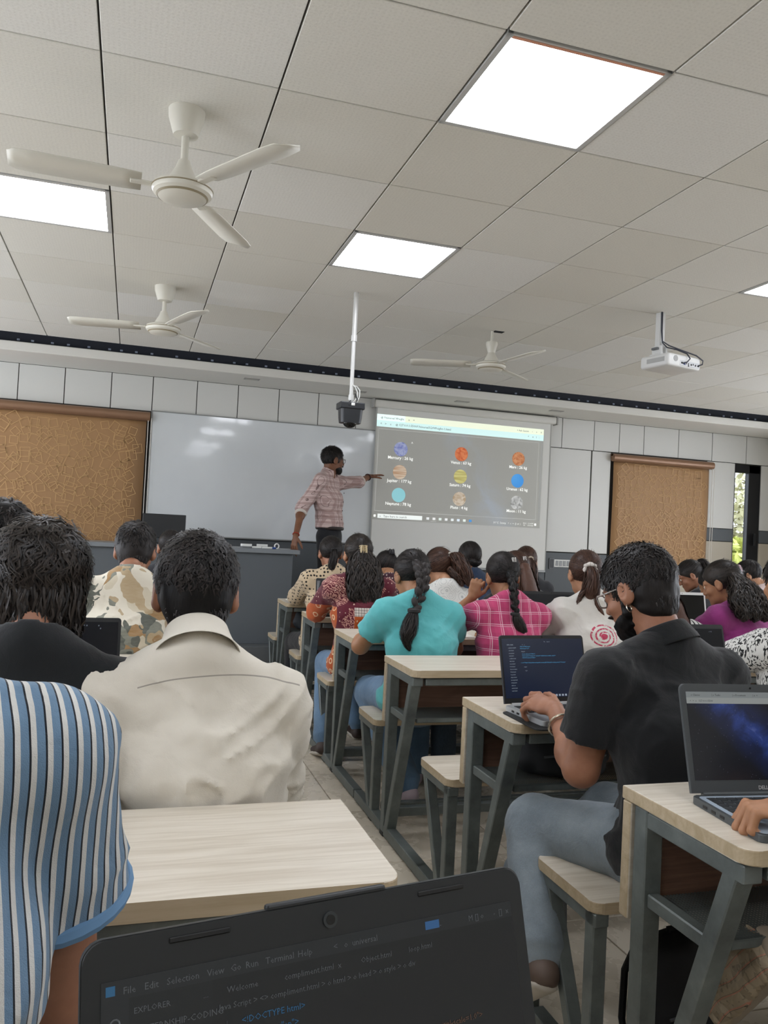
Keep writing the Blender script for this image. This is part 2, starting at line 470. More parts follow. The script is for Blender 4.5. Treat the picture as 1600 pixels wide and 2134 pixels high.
# narrow window with black frame and what grows outside
win = struct(empty('window_1', (7.385, 6.05, .55)))
b = B(); W2, H2 = .19, 1.84
for x0, x1, z0, z1 in [(-W2-.005, -W2+.015, 0, H2), (.025, W2+.005, 0, H2), (-W2, W2, 0, .05), (-W2, W2, H2-.10, H2)]:
    b.box(x0, x1, -.05, .02, z0, z1, .004, 1)
b.obj('window_frame', mat('black_aluminium', '#17181a', .35, .3), win)
t = NT('window_glass'); t.set(Roughness=.02, Transmission_Weight=1.0, IOR=1.02, Base_Color=(1,1,1,1))
B().box(-W2+.015, .025, .0, .006, .05, H2-.1).obj('pane', t.m, win)
B().box(.09, .12, -.095, -.07, .85, 1.0, .004, 1).obj('handle', mat('black_aluminium', '#17181a', .35, .3), win)

def make_tree(x, y, z, r, h, seed, cols):
    rr = np.random.RandomState(seed)
    root = empty('garden_tree', (x, y, 0))
    B().tube([(0, 0, -.5), (.1, 0, z*.5), (0, .1, z)], [.14, .11, .06]).obj('trunk', mat('bark', '#6d5a45', .9), root)
    n = 2600; bm = bmesh.new()
    P = rr.normal(size=(n, 3)); P /= np.linalg.norm(P, axis=1)[:, None]; P *= (rr.rand(n, 1)**.4)*np.array([r, r, h])
    for p in P:
        a = Vector(rr.normal(size=3)).normalized(); c = a.cross(Vector(rr.normal(size=3))).normalized()
        s = .05+.06*rr.rand(); q = Vector(p)+Vector((0, 0, z))
        vs = [bm.verts.new(q+a*s*i*1.6+c*s*j*.6) for i, j in ((-1, 0), (0, 1), (1, 0), (0, -1))]
        bm.faces.new(vs)
    me = bpy.data.meshes.new('foliage'); bm.to_mesh(me); bm.free()
    o = add_obj('foliage', me, mat('leaf_%d' % seed, cols, .6, var=.35, bscale=15), root); o['kind'] = 'stuff'
    return root
tag(make_tree(11.0, 10.4, .7, 1.0, .9, 1, '#a8ad5c'), 'yellow green bush outside the narrow black window, low in it', 'tree')
tag(make_tree(14.0, 14.0, 2.0, 2.0, 1.7, 2, '#b3b08c'), 'pale tree standing farther off outside the narrow window', 'tree')
gr = struct(B().box(XR+.2, 40, -10, 60, -.6, -.5).box(-10, 40, 6.2, 60, -.6, -.5).obj('ground_outside', mat('dry_ground', '#a79b7c', .95, var=.2, bscale=10)))
# ------------------------------------------------------------------ student desks with attached benches
def m_wood(name, a, b, c, axis=0, rough=.42, sc=1.0):
    t = NT(name); v = t.coord(); r = t.node('ShaderNodeObjectInfo').outputs['Random']
    off = t.math('MULTIPLY', r, 7.0)
    vv = t.node('ShaderNodeVectorMath', {'operation': 'ADD'}); t.put(vv.inputs[0], v); t.put(vv.inputs[1], t.comb(off, off, off)); v = vv.outputs[0]
    s1 = [26*sc]*3; s1[axis] = 2.0*sc
    s2 = [170*sc]*3; s2[axis] = 6.0*sc
    n1 = t.noise(t.mapping(v, tuple(s1)), 1.0, 5, .6, 1.2)
    n2 = t.noise(t.mapping(v, tuple(s2)), 1.0, 3, .6, .3)
    wv = t.node('ShaderNodeTexWave', {'wave_type': 'BANDS', 'bands_direction': 'Y'}, Vector=t.mapping(v, (.35, 1, 1)), Scale=9.0, Distortion=7.0, Detail=3.0, Detail_Scale=.8).outputs['Fac']
    cc = t.ramp(n1, [(.25, srgb(a)), (.55, srgb(b)), (.8, srgb(c))])
    cc = t.mix(t.math('MULTIPLY', t.ramp(wv, [(.0, (1,)*3), (.16, (0,)*3)]), .32), cc, srgb(a))
    cc = t.mix(t.math('MULTIPLY', t.ramp(n2, [(.35, (1,)*3), (.5, (0,)*3)]), .35), cc, srgb(a))
    t.color(cc); t.set(Roughness=rough, Specular_IOR_Level=.4); t.bump(n2, .08, .001); return t.m
M_WOOD = m_wood('pale_ash', '#b5aa98', '#cdc5b6', '#d6cfc2')
M_WOOD_EDGE = m_wood('pale_ash_edge', '#a39274', '#b5a489', '#bdae95', 0, .5)
M_BROWN = m_wood('brown_inner', '#5d463b', '#7a5c4d', '#8c7060', 0, .5)
def m_steel():
    t = NT('grey_steel'); v = t.coord(); n = t.noise(v, 9, 5, .7)
    t.color(t.ramp(n, [(.3, srgb('#585e5d')), (.6, srgb('#6f7674')), (.85, srgb('#868b87'))]))
    t.set(Roughness=t.ramp(n, [(.3, (.35,)*3), (.8, (.55,)*3)]), Metallic=.35); t.bump(t.noise(v, 60, 4), .08, .002); return t.m
M_STEEL = m_steel()
M_CAP = mat('black_foot_cap', '#1b1c1d', .6)
def m_mesh():
    t = NT('perforated_sheet'); v = t.coord(); p = t.sep(v)
    fx = t.math('FRACT', t.math('MULTIPLY', t.math('ADD', p[0], 10), 125.0)); fy = t.math('FRACT', t.math('MULTIPLY', t.math('ADD', p[1], 10), 125.0))
    dx = t.math('SUBTRACT', fx, .5); dy = t.math('SUBTRACT', fy, .5)
    d = t.math('SQRT', t.math('ADD', t.math('MULTIPLY', dx, dx), t.math('MULTIPLY', dy, dy)))
    t.color(srgb('#5f6664')); t.set(Roughness=.5, Metallic=.4, Alpha=t.math('GREATER_THAN', d, .33)); return t.m
M_MESHSHEET = m_mesh()
T_Z = .78
UNIT_L = 1.80
def make_unit():
    L = UNIT_L; root = empty('student_desk')
    B().prism(roundrect(0, L, -.40, 0, .032, (1, 1, 0, 0)), T_Z-.03, T_Z, .003).obj('tabletop', None, root)
    B().prism(roundrect(0, L, .095, .40, .030, (1, 1, 1, 1)), .437, .465, .003).obj('bench_seat', None, root)
    B().box(0, L, -.034, -.002, .49, T_Z-.031, .004, 2).obj('backrest_panel', None, root)
    for o in root.children:
        o.data.materials.append(M_WOOD); o.data.materials.append(M_WOOD_EDGE)
        for p in o.data.polygons:
            if o.name.startswith('backrest'):
                p.material_index = 1 if abs(p.normal.y) < .5 else 0
            elif abs(p.normal.z) < .5: p.material_index = 1
    B().box(.05, L-.05, -.042, -.0345, .50, T_Z-.05, .002, 1).obj('inner_panel', M_BROWN, root)
    B().box(.04, L-.04, -.295, -.09, .560, .563).obj('shelf_sheet', M_MESHSHEET, root)
    for x in (.026, L-.026):
        B().bar((x, -.066, .0), (x, -.066, T_Z-.031), .045).obj('leg', M_STEEL, root)
        B().bar((x, -.352, T_Z-.05), (x, -.108, .022), .045, .038).obj('slanted_leg', M_STEEL, root)
        B().bar((x, -.09, T_Z-.05), (x, -.385, T_Z-.05), .045, .036).obj('top_rail', M_STEEL, root)
        B().bar((x, -.09, .555), (x, -.29, .555), .03, .03).obj('shelf_rail', M_STEEL, root)
        B().bar((x, .125, .0), (x, .125, .437), .04).obj('bench_leg', M_STEEL, root)
        B().bar((x, .355, .42), (x, .165, .02), .038, .034).obj('slanted_bench_leg', M_STEEL, root)
        B().bar((x, .10, .42), (x, .385, .42), .04, .034).obj('bench_rail', M_STEEL, root)
        B().bar((x, -.09, .028), (x, -.538, .028), .045, .045).obj('floor_rail', M_STEEL, root)
        B().bar((x, -.045, .028), (x, .40, .028), .045, .045).obj('foot_tie', M_STEEL, root)
        B().box(x-.024, x+.024, -.09, -.042, 0, .02, .002, 1).obj('foot_cap', M_CAP, root); B().box(x-.022, x+.022, .103, .147, 0, .02, .002, 1).obj('foot_cap', M_CAP, root)
    B().bar((.06, -.066, .10), (L-.06, -.066, .10), .04, .035).obj('cross_bar', M_STEEL, root)
    B().bar((.06, .125, .06), (L-.06, .125, .06), .035, .035).obj('cross_bar', M_STEEL, root)
    B().bar((.06, -.37, T_Z-.05), (L-.06, -.37, T_Z-.05), .03, .03).obj('front_rail', M_STEEL, root)
    B().bar((.06, -.285, .552), (L-.06, -.285, .552), .02, .02).obj('shelf_lip', M_STEEL, root)
    return root
ROWS = {6: -.625, 5: .355, 4: 1.262, 3: 2.215, 2: 3.14, 1: 4.08, 7: -1.56}
ROWNAME = {7: 'the dark laptop with code in the foreground', 6: 'the grey laptop showing a blue galaxy', 5: 'the silver laptop of the man in the black polo',
           4: 'the woman in the teal top', 3: 'the woman in the maroon kurta', 2: 'the woman in the dotted blouse', 1: 'the charcoal lectern counter'}
U0 = make_unit(); first = True
def place_unit(x, y, label):
    global first
    o = U0 if first else copy_tree(U0); first = False
    o.location = (x, y, 0)
    return tag(o, label, 'desk', 'school desks with attached benches')
XRB, XLB = 1.308, .628-UNIT_L
RL = {6: 'pale ash bench desk carrying the grey laptop with the galaxy wallpaper', 5: 'pale ash bench desk carrying the silver laptop of the man in black polo',
      4: 'bare-topped pale ash bench desk right behind the woman in teal', 3: 'pale ash bench desk behind the woman in the maroon kurta',
      2: 'pale ash bench desk with a phone and small laptop, beside the maroon kurta', 1: 'frontmost pale ash bench desk nearest the charcoal counter, under the dotted sleeve',
      7: 'grey-framed bench desk behind the seated person with the tan-soled sneaker'}
LL = {7: 'pale bench desk under the dark laptop with code', 6: 'empty pale ash bench desk behind the man in the cream shirt',
      5: 'pale ash bench desk with the laptop of the wavy-haired man', 4: 'pale ash bench desk right behind the camouflage shirt',
      3: 'pale ash bench desk in front of the camouflage shirt'}
for k in (6, 5, 4, 3, 2, 1, 7): place_unit(XRB-(.012 if k == 6 else 0), ROWS[k], RL[k])
for k in (7, 6, 5, 4, 3): place_unit(XLB, ROWS[k], LL[k])
for k in (5, 4, 3, 2): place_unit(XRB+UNIT_L+.02, ROWS[k], {5: 'pale ash bench desk behind the white top with black print', 4: 'pale ash bench desk behind the woman in the magenta top',
     3: 'pale ash bench desk with the white-framed laptop, in front of the magenta top', 2: 'pale ash bench desk by the woman with the patterned scrunchie'}[k])

# ------------------------------------------------------------------ teacher's platform and counter
M_CHAR = m_laminate('counter_charcoal', '#5b6064', '#4b4f53', .4)
struct(B().box(-2.2, 3.4, 4.78, 5.985, 0, .30, .004, 1).obj('platform', mat('platform_grey', '#55585a', .6)))
cnt = empty('counter', (.6, 4.95, .30))
B().box(-1.75, .975, -.02, .42, 0, .80, .003, 1).obj('front_panel', M_CHAR, cnt)
B().box(-1.80, 1.03, -.06, .50, .80, .838, .004, 1).obj('top_board', m_laminate('counter_top', '#7a7f83', '#686c70', .35), cnt)
tag(cnt, 'long charcoal teacher counter with a lighter grey top board', 'counter')
ZC = 1.138
def thing(name, label, cat, loc, rz=0, group=None): return tag(empty(name, loc, rz), label, cat, group)
# monitor on the counter seen from behind
mo = thing('monitor', 'black computer monitor seen from behind on the teacher counter', 'monitor', (.46, 5.2, ZC), .02)
B().box(-.185, .185, -.02, .02, .05, .262, .006, 2).obj('housing', mat('matte_black', '#1d1f21', .5), mo)
B().box(-.02, .02, .0, .03, 0, .08, .003, 1).obj('stand', mat('matte_black', '#1d1f21', .5), mo)
B().box(-.10, .10, -.06, .07, 0, .012, .004, 2).obj('stand_base', mat('matte_black', '#1d1f21', .5), mo)
B().box(-.175, .175, .0195, .022, .065, .252).obj('screen', mat('screen_off', '#07080a', .1), mo)
# black bag/keyboard heap
kb = thing('keyboard', 'black keyboard lying on the teacher counter beside the monitor', 'keyboard', (.80, 5.13, ZC), .05)
B().box(-.15, .15, -.07, .07, 0, .022, .004, 2).obj('case', mat('matte_black', '#1d1f21', .5), kb)
kk = B()
for r in range(4):
    for c in range(14): kk.box(-.142+c*.0203, -.125+c*.0203, -.06+r*.03, -.036+r*.03, .02, .028, .001, 1)
kk.obj('keys', mat('key_black', '#2a2c2e', .5), kb)
M_DW = mat('duster_white', '#d9dad6', .4)
for x, y, rz, l in [(1.165, 5.0, .05, 'white marker duster lying alone on the teacher counter'), (1.325, 5.12, -.1, 'white marker duster lying behind the markers on the counter')]:
    d = thing('duster', l, 'duster', (x, y, ZC), rz, 'white dusters on the counter')
    B().prism(roundrect(-.05, .05, -.024, .024, .02), .014, .036, .004).obj('grip', M_DW, d, smooth=True)
    B().prism(roundrect(-.05, .05, -.024, .024, .018), 0, .015, .001).obj('felt', mat('felt_grey', '#6d6f70', .95), d)
for k, (x, y, rz, cc) in enumerate([(1.27, 4.99, -.2, '#1b1b1c'), (1.36, 4.965, .05, '#2b4a8a')]):
    d = thing('marker_pen', ['white marker pen with a dark cap on the counter', 'white marker pen with a blue cap next to the tape ring'][k], 'marker', (x, y, ZC+.009), rz, 'markers on the counter')
    B().cyl((-.06, 0, 0), (.035, 0, 0), .009, seg=14).obj('barrel', M_DW, d, smooth=True)
    B().cyl((.03, 0, 0), (.065, 0, 0), .0098, .0085, seg=14).obj('cap', mat('cap_%d' % k, cc, .4), d, smooth=True)
tr = B().tube([(.022*math.cos(a), 0, .026+.022*math.sin(a)) for a in np.linspace(0, 2*math.pi, 20, endpoint=False)], .006, 8, True).obj('tape_ring', M_DW, None, (1.435, 4.99, ZC), (0, 0, .4), smooth=True)
tag(tr, 'small white ring standing on the counter beside the markers', 'ring')

# wall switches right of the screen
sw = thing('switch_board', 'long white switch board with grey rockers on the charcoal wall', 'switch', (4.92, 5.986, 1.045))
B().box(-.155, .155, -.012, .002, 0, .085, .003, 1).obj('plate', mat('switch_white', '#d8d8d4', .4), sw)
for k in range(6): B().box(-.138+k*.047, -.102+k*.047, -.017, -.011, .014, .072, .002, 1).obj('rocker', mat('switch_grey', '#8d8f8f', .4), sw)
so = thing('wall_socket', 'small dark wall socket plate beside the white switch board', 'socket', (4.735, 5.986, 1.02))
B().box(-.032, .032, -.01, .002, 0, .125, .003, 1).obj('plate', mat('socket_dark', '#5a5d60', .4), so)
B().box(-.02, -.003, -.013, -.009, .015, .11, .001, 1).box(.003, .02, -.013, -.009, .015, .11, .001, 1).obj('module', mat('socket_black', '#26282a', .4), so)
dc = thing('dome_camera', 'small white dome camera high in the front corner by the window', 'camera', (7.70, 5.95, 2.66))
B().lathe([(.0, .05), (.05, .05), (.055, .02), (.055, -.0), (.03, -.02), (0.001, -.02)], seg=24).obj('housing', mat('switch_white', '#d8d8d4', .4), dc, smooth=True)
B().sph((0, -.02, -.012), .038, 20).obj('dome', mat('dome_black', '#0c0d0e', .08), dc, smooth=True)

# ------------------------------------------------------------------ projection screen and what is projected
scr = thing('projection_screen', 'white pull-down projection screen showing planets with their weights', 'projection screen', (3.605, 5.94, 1.0))
M_SCR = mat('screen_white', '#d8d8d3', .8)
B().box(-1.03, 1.03, -.002, .002, .0, 1.70).obj('fabric', M_SCR, scr)
M_HOUS = mat('screen_housing', '#cfcdc6', .5)
B().box(-1.07, 1.07, -.055, .03, 1.645, 1.725, .02, 3).obj('housing', M_HOUS, scr, smooth=True)
B().box(-1.085, -1.065, -.06, .034, 1.638, 1.732, .006, 2).box(1.065, 1.085, -.06, .034, 1.638, 1.732, .006, 2).obj('end_cap', mat('cap_grey', '#9c9b96', .5), scr)
B().box(-1.03, 1.03, -.008, .008, -.02, .005, .003, 1).obj('bottom_bar', mat('alu_trim', '#8b8d8c', .4, .6), scr)
for q in (-1.03, 1.018): B().box(q, q+.012, -.003, -.0021, .0, 1.65).obj('edge_tape', mat('edge_tape', '#a3a39d', .8), scr)
PX0, PX1, PZ0, PZ1 = -1.02, .935, .47, 1.58    # projected picture in the screen's own metres
def lit(name, col, s=.22, basef=.35):
    if name in MATS: return MATS[name]
    t = NT(name); c = srgb(col); t.color(tuple(x*basef for x in c[:3])+(1,)); t.set(Roughness=.8, Emission_Color=c, Emission_Strength=s); MATS[name] = t.m; return t.m
PE = .26
t = NT('projected_space'); v = t.coord(); p = t.sep(v)
n = t.noise(t.mapping(v, (1, 1, 1), (0, .7, 0)), 2.2, 6, .65, 1.0); st = t.voronoi(v, 26)
band = t.math('SUBTRACT', 1.0, t.math('MULTIPLY', t.math('ABSOLUTE', t.math('ADD', t.math('SUBTRACT', p[0], .12), t.math('MULTIPLY', t.math('SUBTRACT', p[2], 1.1), .45))), 3.2))
neb = t.math('MULTIPLY', t.math('MAXIMUM', band, 0.0), t.ramp(n, [(.40, (0,)*3), (.68, (1,)*3)]))
t.color(srgb('#a9a9a3'))
em = t.mix(neb, srgb('#8a8a85'), srgb('#9fb6d6'))
star = t.math('MULTIPLY', t.math('LESS_THAN', st, .035), .7)
em = t.mix(star, em, srgb('#e8eef6'))
t.set(Roughness=.8, Emission_Color=em, Emission_Strength=PE*.9); M_SPACE = t.m
im = B().box(PX0, PX1, -.0035, -.0025, PZ0+.0, PZ1).obj('projected_picture', M_SPACE, scr)
def rect(x0, x1, z0, z1, m, name, d=-.0042): return B().box(x0, x1, d, d+.0006, z0, z1).obj(name, m, im)
W, Hh = PX1-PX0, PZ1-PZ0
def fx(u): return PX0+W*u
def fz(v): return PZ1-Hh*v
rect(fx(0), fx(1), fz(.058), fz(0), lit('p_tab', '#e9f0d8', PE*3), 'tab_strip')
rect(fx(0), fx(.16), fz(.058), fz(0), lit('p_tabw', '#e6f6f4', PE*3.2), 'browser_tab', -.0046)
rect(fx(0), fx(1), fz(.118), fz(.058), lit('p_bar', '#cfeeec', PE*3), 'address_bar')
rect(fx(.985), fx(.997), fz(.93), fz(.118), lit('p_scroll', '#b5b6b2', PE*1.5), 'scroll_bar')
lw = lit('p_line', '#d9dad6', PE*2)
b = B()
for x0, x1, z0, z1 in [(.012, .972, .137, .140), (.012, .972, .915, .918), (.012, .0135, .137, .918), (.9705, .972, .137, .918)]:
    b.box(fx(x0), fx(x1), -.0042, -.0036, fz(z1), fz(z0))
b.obj('page_border', lw, im)
rect(fx(.03), fx(.285), fz(.985), fz(.945), lit('p_search', '#e7edea', PE*3), 'search_box')
def scr_M(x, z, d=-.0052): return Matrix.Translation((x, d, z)) @ Matrix.Rotation(math.pi/2, 4, 'X')
M_TD = lit('p_dark', '#3f4a4a', .03, 1.0); M_TW = lit('p_white', '#f2f3ef', PE*3.2)
texts_mesh('tab_title', [(fx(.02), fz(.040), .030, '@'), (fx(.038), fz(.040), .032, 'Universal Weight'), (fx(.178), fz(.040), .03, 'x'), (fx(.205), fz(.040), .032, '+'),
                         (fx(.83), fz(.040), .026, '+ Ask Gemini'), (fx(.925), fz(.040), .03, '-'), (fx(.95), fz(.040), .026, 'o'), (fx(.98), fz(.040), .03, 'x')], M_TD, im, scr_M(0, 0))
texts_mesh('address', [(fx(.02), fz(.098), .032, '<'), (fx(.045), fz(.098), .032, '>'), (fx(.075), fz(.098), .032, 'c'), (fx(.105), fz(.098), .03, '@'),
                       (fx(.125), fz(.098), .034, '127.0.0.1:5500/Universal%20Weight-1.html'), (fx(.90), fz(.098), .034, '*    +   !   :')], M_TD, im, scr_M(0, 0))
texts_mesh('taskbar_text', [(fx(.062), fz(.975), .032, 'Type here to search'), (fx(.04), fz(.975), .032, 'o')], M_TD, im, scr_M(0, 0))
texts_mesh('taskbar_status', [(fx(.71), fz(.975), .030, '31\u00b0C  Sunny'), (fx(.80), fz(.975), .026, '^  o  =  []  #  )'), (fx(.895), fz(.963), .020, 'ENG'), (fx(.897), fz(.983), .020, 'IN'), (fx(.925), fz(.963), .020, '2:14 PM'), (fx(.922), fz(.983), .020, '6/5/2025')], M_TW, im, scr_M(0, 0))
rect(fx(.008), fx(.020), fz(.976), fz(.954), M_TW, 'start_button')
rect(fx(.965), fx(.978), fz(.976), fz(.954), M_TW, 'notification_icon')
for k in range(8):
    c = ['#e8ecec', '#f0f0ee', '#e3efe8', '#eef0f0', '#e9efef', '#dfeaf4', '#e6efe9', '#4e95d6'][k]
    x = .31+k*.036
    rect(fx(x), fx(x+.016), fz(.976), fz(.953), lit('p_icon_%d' % k, c, PE*2.6), 'taskbar_icon')
rect(fx(.335), fx(.367), fz(.992), fz(.988), lw, 'active_mark')
PL = [('Mercury : 26 kg', .125, .215, '#6f79b8', '#a9b0cf', 'a'), ('Venus : 63 kg', .485, .215, '#c0512f', '#e08a5a', 'b'), ('Mars : 26 kg', .84, .215, '#b5683f', '#d69a6e', 'b'),
      ('Jupiter : 177 kg', .125, .405, '#b7906f', '#e0d2bf', 'h'), ('Saturn : 74 kg', .485, .405, '#a89a52', '#dcd68f', 'h'), ('Uranus : 62 kg', .84, .405, '#3d90e0', '#64b4f4', 's'),
      ('Neptune : 78 kg', .125, .585, '#86ccd6', '#a4dfe6', 's'), ('Pluto : 4 kg', .485, .585, '#b39c80', '#dcd0bf', 'b'), ('Moon : 11 kg', .84, .585, '#8f908e', '#d4d5d3', 'a')]
for lab, u, vv, c0, c1, kind in PL:
    u = .02+u*.985; vv = {.215: .318, .405: .538, .585: .757}[vv]
    x, z = fx(u), fz(vv)
    t = NT('planet'); v = t.coord(); 
    if kind == 'h': f = t.noise(t.mapping(v, (3, 1, 48)), 1.0, 3, .5, .3)
    elif kind == 's': f = t.noise(v, 2.0, 1)
    else: f = t.noise(v, 22, 5, .6, .8)
    cc = t.ramp(f, [(.35, srgb(c0)), (.62, srgb(c1))])
    t.color(t.mix(.6, cc, (0, 0, 0, 1))); t.set(Roughness=.8, Emission_Color=cc, Emission_Strength=PE*2.1)
    bm = bmesh.new(); bmesh.ops.create_circle(bm, cap_ends=True, segments=40, radius=.076, matrix=Matrix.Translation((x, -.005, z)) @ Matrix.Rotation(math.pi/2, 4, 'X'))
    me = bpy.data.meshes.new('planet_disc'); bm.to_mesh(me); bm.free()
    add_obj('planet_disc', me, t.m, im)
    text_mesh('planet_caption', lab, .044, M_TW, im, scr_M(x, fz(vv+.098)), 'CENTER', bold=.0006)
text_mesh('mouse_pointer', '^', .05, M_TW, im, scr_M(fx(.2), fz(.27)))

# ------------------------------------------------------------------ things hanging from the ceiling
M_FAN = mat('fan_cream', '#d3d0c4', .4)
M_FANLINE = mat('fan_line', '#8c8168', .5)
def fan(x, y, zhub, a0, label, mounted=True):
    r = empty('ceiling_fan', (x, y, zhub)); H = Z_CEIL-zhub
    if mounted:
        B().lathe([(.001, H), (.068, H), (.066, H-.03), (.046, H-.095), (.022, H-.10), (.001, H-.10)], seg=32).obj('canopy', M_FAN, r, smooth=True)
        B().cyl((0, 0, .10), (0, 0, H-.09), .014, seg=16).obj('down_rod', M_FAN, r, smooth=True)
    else:
        B().lathe([(.001, H-.085), (.042, H-.085), (.045, H-.10), (.026, H-.17), (.001, H-.17)], seg=32).obj('canopy', M_FAN, r, smooth=True)
        B().cyl((0, 0, .08), (0, 0, H+.005), .010, seg=16).obj('down_rod', M_FAN, r, smooth=True)
    B().lathe([(.001, .125), (.022, .12), (.032, .09), (.055, .05), (.06, .035), (.085, .03), (.108, .02), (.113, .005), (.108, -.008), (.10, -.012), (.085, -.026), (.05, -.034), (.001, -.036)], seg=48).obj('motor', M_FAN, r, smooth=True)
    B().lathe([(.109, .012), (.1145, .011), (.1145, .007), (.109, .006)], seg=48).lathe([(.094, -.0125), (.0965, -.0165), (.091, -.0225), (.089, -.018)], seg=48).obj('trim_ring', M_FANLINE, r)
    for k in range(3):
        a = a0+k*2*math.pi/3; M = Matrix.Rotation(a, 4, 'Z')
        b = B(); bm = b.bm
        prof = [(.15, .05), (.22, .058), (.40, .062), (.52, .064), (.58, .058), (.605, .035)]
        top = []
        for rr, hw in prof:
            top.append([bm.verts.new((rr, s*hw, .012+s*.012)) for s in (-1, 0, 1)])
        for p0, p1 in zip(top, top[1:]):
            for q in range(2): bm.faces.new((p0[q], p1[q], p1[q+1], p0[q+1]))
        bmesh.ops.transform(bm, matrix=M, verts=bm.verts)
        o = b.obj('blade', M_FAN, r, smooth=True, sharp=None); md = o.modifiers.new('thick', 'SOLIDIFY'); md.thickness = .004
        b2 = B().box(.08, .19, -.016, .016, .008, .016, .002, 1); bmesh.ops.transform(b2.bm, matrix=M, verts=b2.bm.verts)
        b2.obj('blade_bracket', M_FAN, r)
    return tag(r, label, 'ceiling fan', 'ceiling fans')
fan(.299, .892, 2.575, math.radians(62), 'cream ceiling fan with a large round hub beside the left light panel')
fan(.313, 3.314, 2.60, math.radians(170), 'cream ceiling fan near the dark cove above the brown blind')
fan(2.69, 3.334, 2.615, math.radians(160), 'cream ceiling fan hanging on a bare rod above the projection screen', False)
fan(4.75, .95, 2.59, math.radians(200), 'cream ceiling fan near the light panel beside the projector')
add = B().box(2.70, 2.78, 3.31, 3.36, Z_CEIL-.002, Z_CEIL+.002); add.obj('ceiling_hole', mat('hole_black', '#0d0d0d', .9), ceiling)
# hanging black camera on a pole
hc = thing('hanging_camera', 'black tapered camera unit hanging from a white ceiling pole', 'camera', (1.50, 2.856, 2.03))
M_PIPE = mat('white_pipe', '#c9c9c6', .35, .2)
B().cyl((0, 0, .14), (0, 0, .57), .013, seg=16).cyl((0, 0, .55), (0, 0, Z_CEIL-2.03), .016, seg=16).obj('pole', M_PIPE, hc, smooth=True)
B().cyl((0, 0, .535), (0, 0, .575), .020, seg=16).cyl((0, 0, .15), (0, 0, .185), .018, seg=16).obj('collar', M_PIPE, hc, smooth=True)
M_CAMB = mat('camera_black', '#1e2125', .4)
B().box(-.082, .082, -.062, .062, .088, .132, .006, 2).obj('mount_block', M_CAMB, hc)
b = B(); bm = b.bm; rings = []
for z, w, d in [(.09, .075, .057), (.03, .071, .053), (.0, .067, .05)]:
    rings.append([bm.verts.new((x, y, z)) for x, y in roundrect(-w, w, -d, d, .03)])
for r0, r1 in zip(rings, rings[1:]):
    for k in range(len(r0)): bm.faces.new((r0[k], r0[(k+1) % len(r0)], r1[(k+1) % len(r0)], r1[k]))
bm.faces.new(rings[-1]); b.obj('body', M_CAMB, hc, smooth=True)
B().sph((0, 0, .004), .046, 24, (1, .95, .75)).obj('dome', mat('dome_black', '#0c0d0e', .08), hc, smooth=True)
B().box(-.012, .012, -.066, -.061, .108, .126, .002, 1).obj('socket', mat('switch_white', '#d8d8d4', .4), hc)
B().tube([(.004, -.012, .25), (.02, -.02, .235), (.034, -.03, .20), (.03, -.045, .165), (.012, -.05, .14), (.002, -.055, .13)], .004).tube([(.004, -.012, .245), (.03, -.02, .24), (.048, -.03, .215), (.045, -.04, .17), (.03, -.05, .14), (.024, -.055, .125)], .004).obj('cable', mat('cable_white', '#bdbdb9', .5), hc, smooth=True)
B().tube([(.012, -.05, .19), (.03, -.05, .15), (.02, -.055, .115)], .004).tube([(-.015, -.055, .14), (-.03, -.06, .125), (-.025, -.063, .11)], .004).obj('black_cable', mat('cable_black', '#17181a', .5), hc, smooth=True)

# ceiling projector
pr = thing('projector', 'white ceiling projector with dark cables below its square post', 'projector', (3.56, 2.37, 2.51), math.radians(12))
M_PW = mat('projector_white', '#d5d6d4', .4)
B().box(-.155, .155, -.12, .12, 0, .085, .018, 3).obj('body', M_PW, pr, smooth=True)
B().box(-.045, .145, -.1215, -.118, .012, .048, .002, 1).obj('port_panel', mat('port_panel', '#c2c4c6', .4), pr)
for k, (x, z, w) in enumerate([(-.035, .032, .016), (-.012, .028, .018), (.012, .034, .008), (.03, .032, .008), (.03, .02, .01), (.055, .03, .012), (.075, .034, .008), (.095, .03, .012), (.12, .03, .014)]):
    B().box(x, x+w, -.1235, -.121, z-.008, z+.004, .001, 1).obj('port', mat('port_blue' if k in (1,) else 'socket_black', '#26282a' if k != 1 else '#2c3e74', .4), pr)
B().cyl((-.085, -.116, .052), (-.085, -.122, .052), .02, seg=24).obj('speaker_grille', mat('grille_grey', '#9a9b99', .6), pr)
B().box(-.1565, -.154, -.09, .06, .03, .06, .001, 1).obj('vent', mat('vent_grey', '#a9aaa8', .6), pr)
B().cyl((.08, .118, .045), (.08, .14, .045), .035, .032, seg=24).obj('lens', mat('dome_black', '#0c0d0e', .08), pr, smooth=True)
B().box(-.105, -.06, -.0, .045, .10, Z_CEIL-2.51, .003, 1).obj('post', M_PW, pr)
B().box(-.12, -.045, -.03, .075, .085, .10, .003, 1).box(-.112, -.10, -.02, .06, .10, .15, .002, 1).box(-.065, -.053, -.02, .06, .10, .15, .002, 1).obj('bracket', M_PW, pr)
B().box(-.13, -.11, .0, .05, .125, .14, .002, 1).obj('clamp', mat('clamp_grey', '#6f7274', .4, .5), pr)
B().tube([(-.098, -.006, .376), (-.10, -.01, .25), (-.097, -.015, .17), (-.07, -.03, .14), (-.02, -.07, .125), (.02, -.12, .095), (.022, -.145, .06), (-.0, -.14, .035), (-.02, -.125, .028)], .0045).obj('cable', mat('cable_dark', '#2b2f3a', .5), pr, smooth=True)
B().tube([(-.104, -.006, .376), (-.105, -.01, .25), (-.10, -.015, .18), (-.05, -.03, .155), (.05, -.06, .13), (.12, -.11, .10), (.15, -.14, .065), (.145, -.14, .04), (.125, -.125, .03)], .0045).obj('cable', mat('cable_dark', '#2b2f3a', .5), pr, smooth=True)
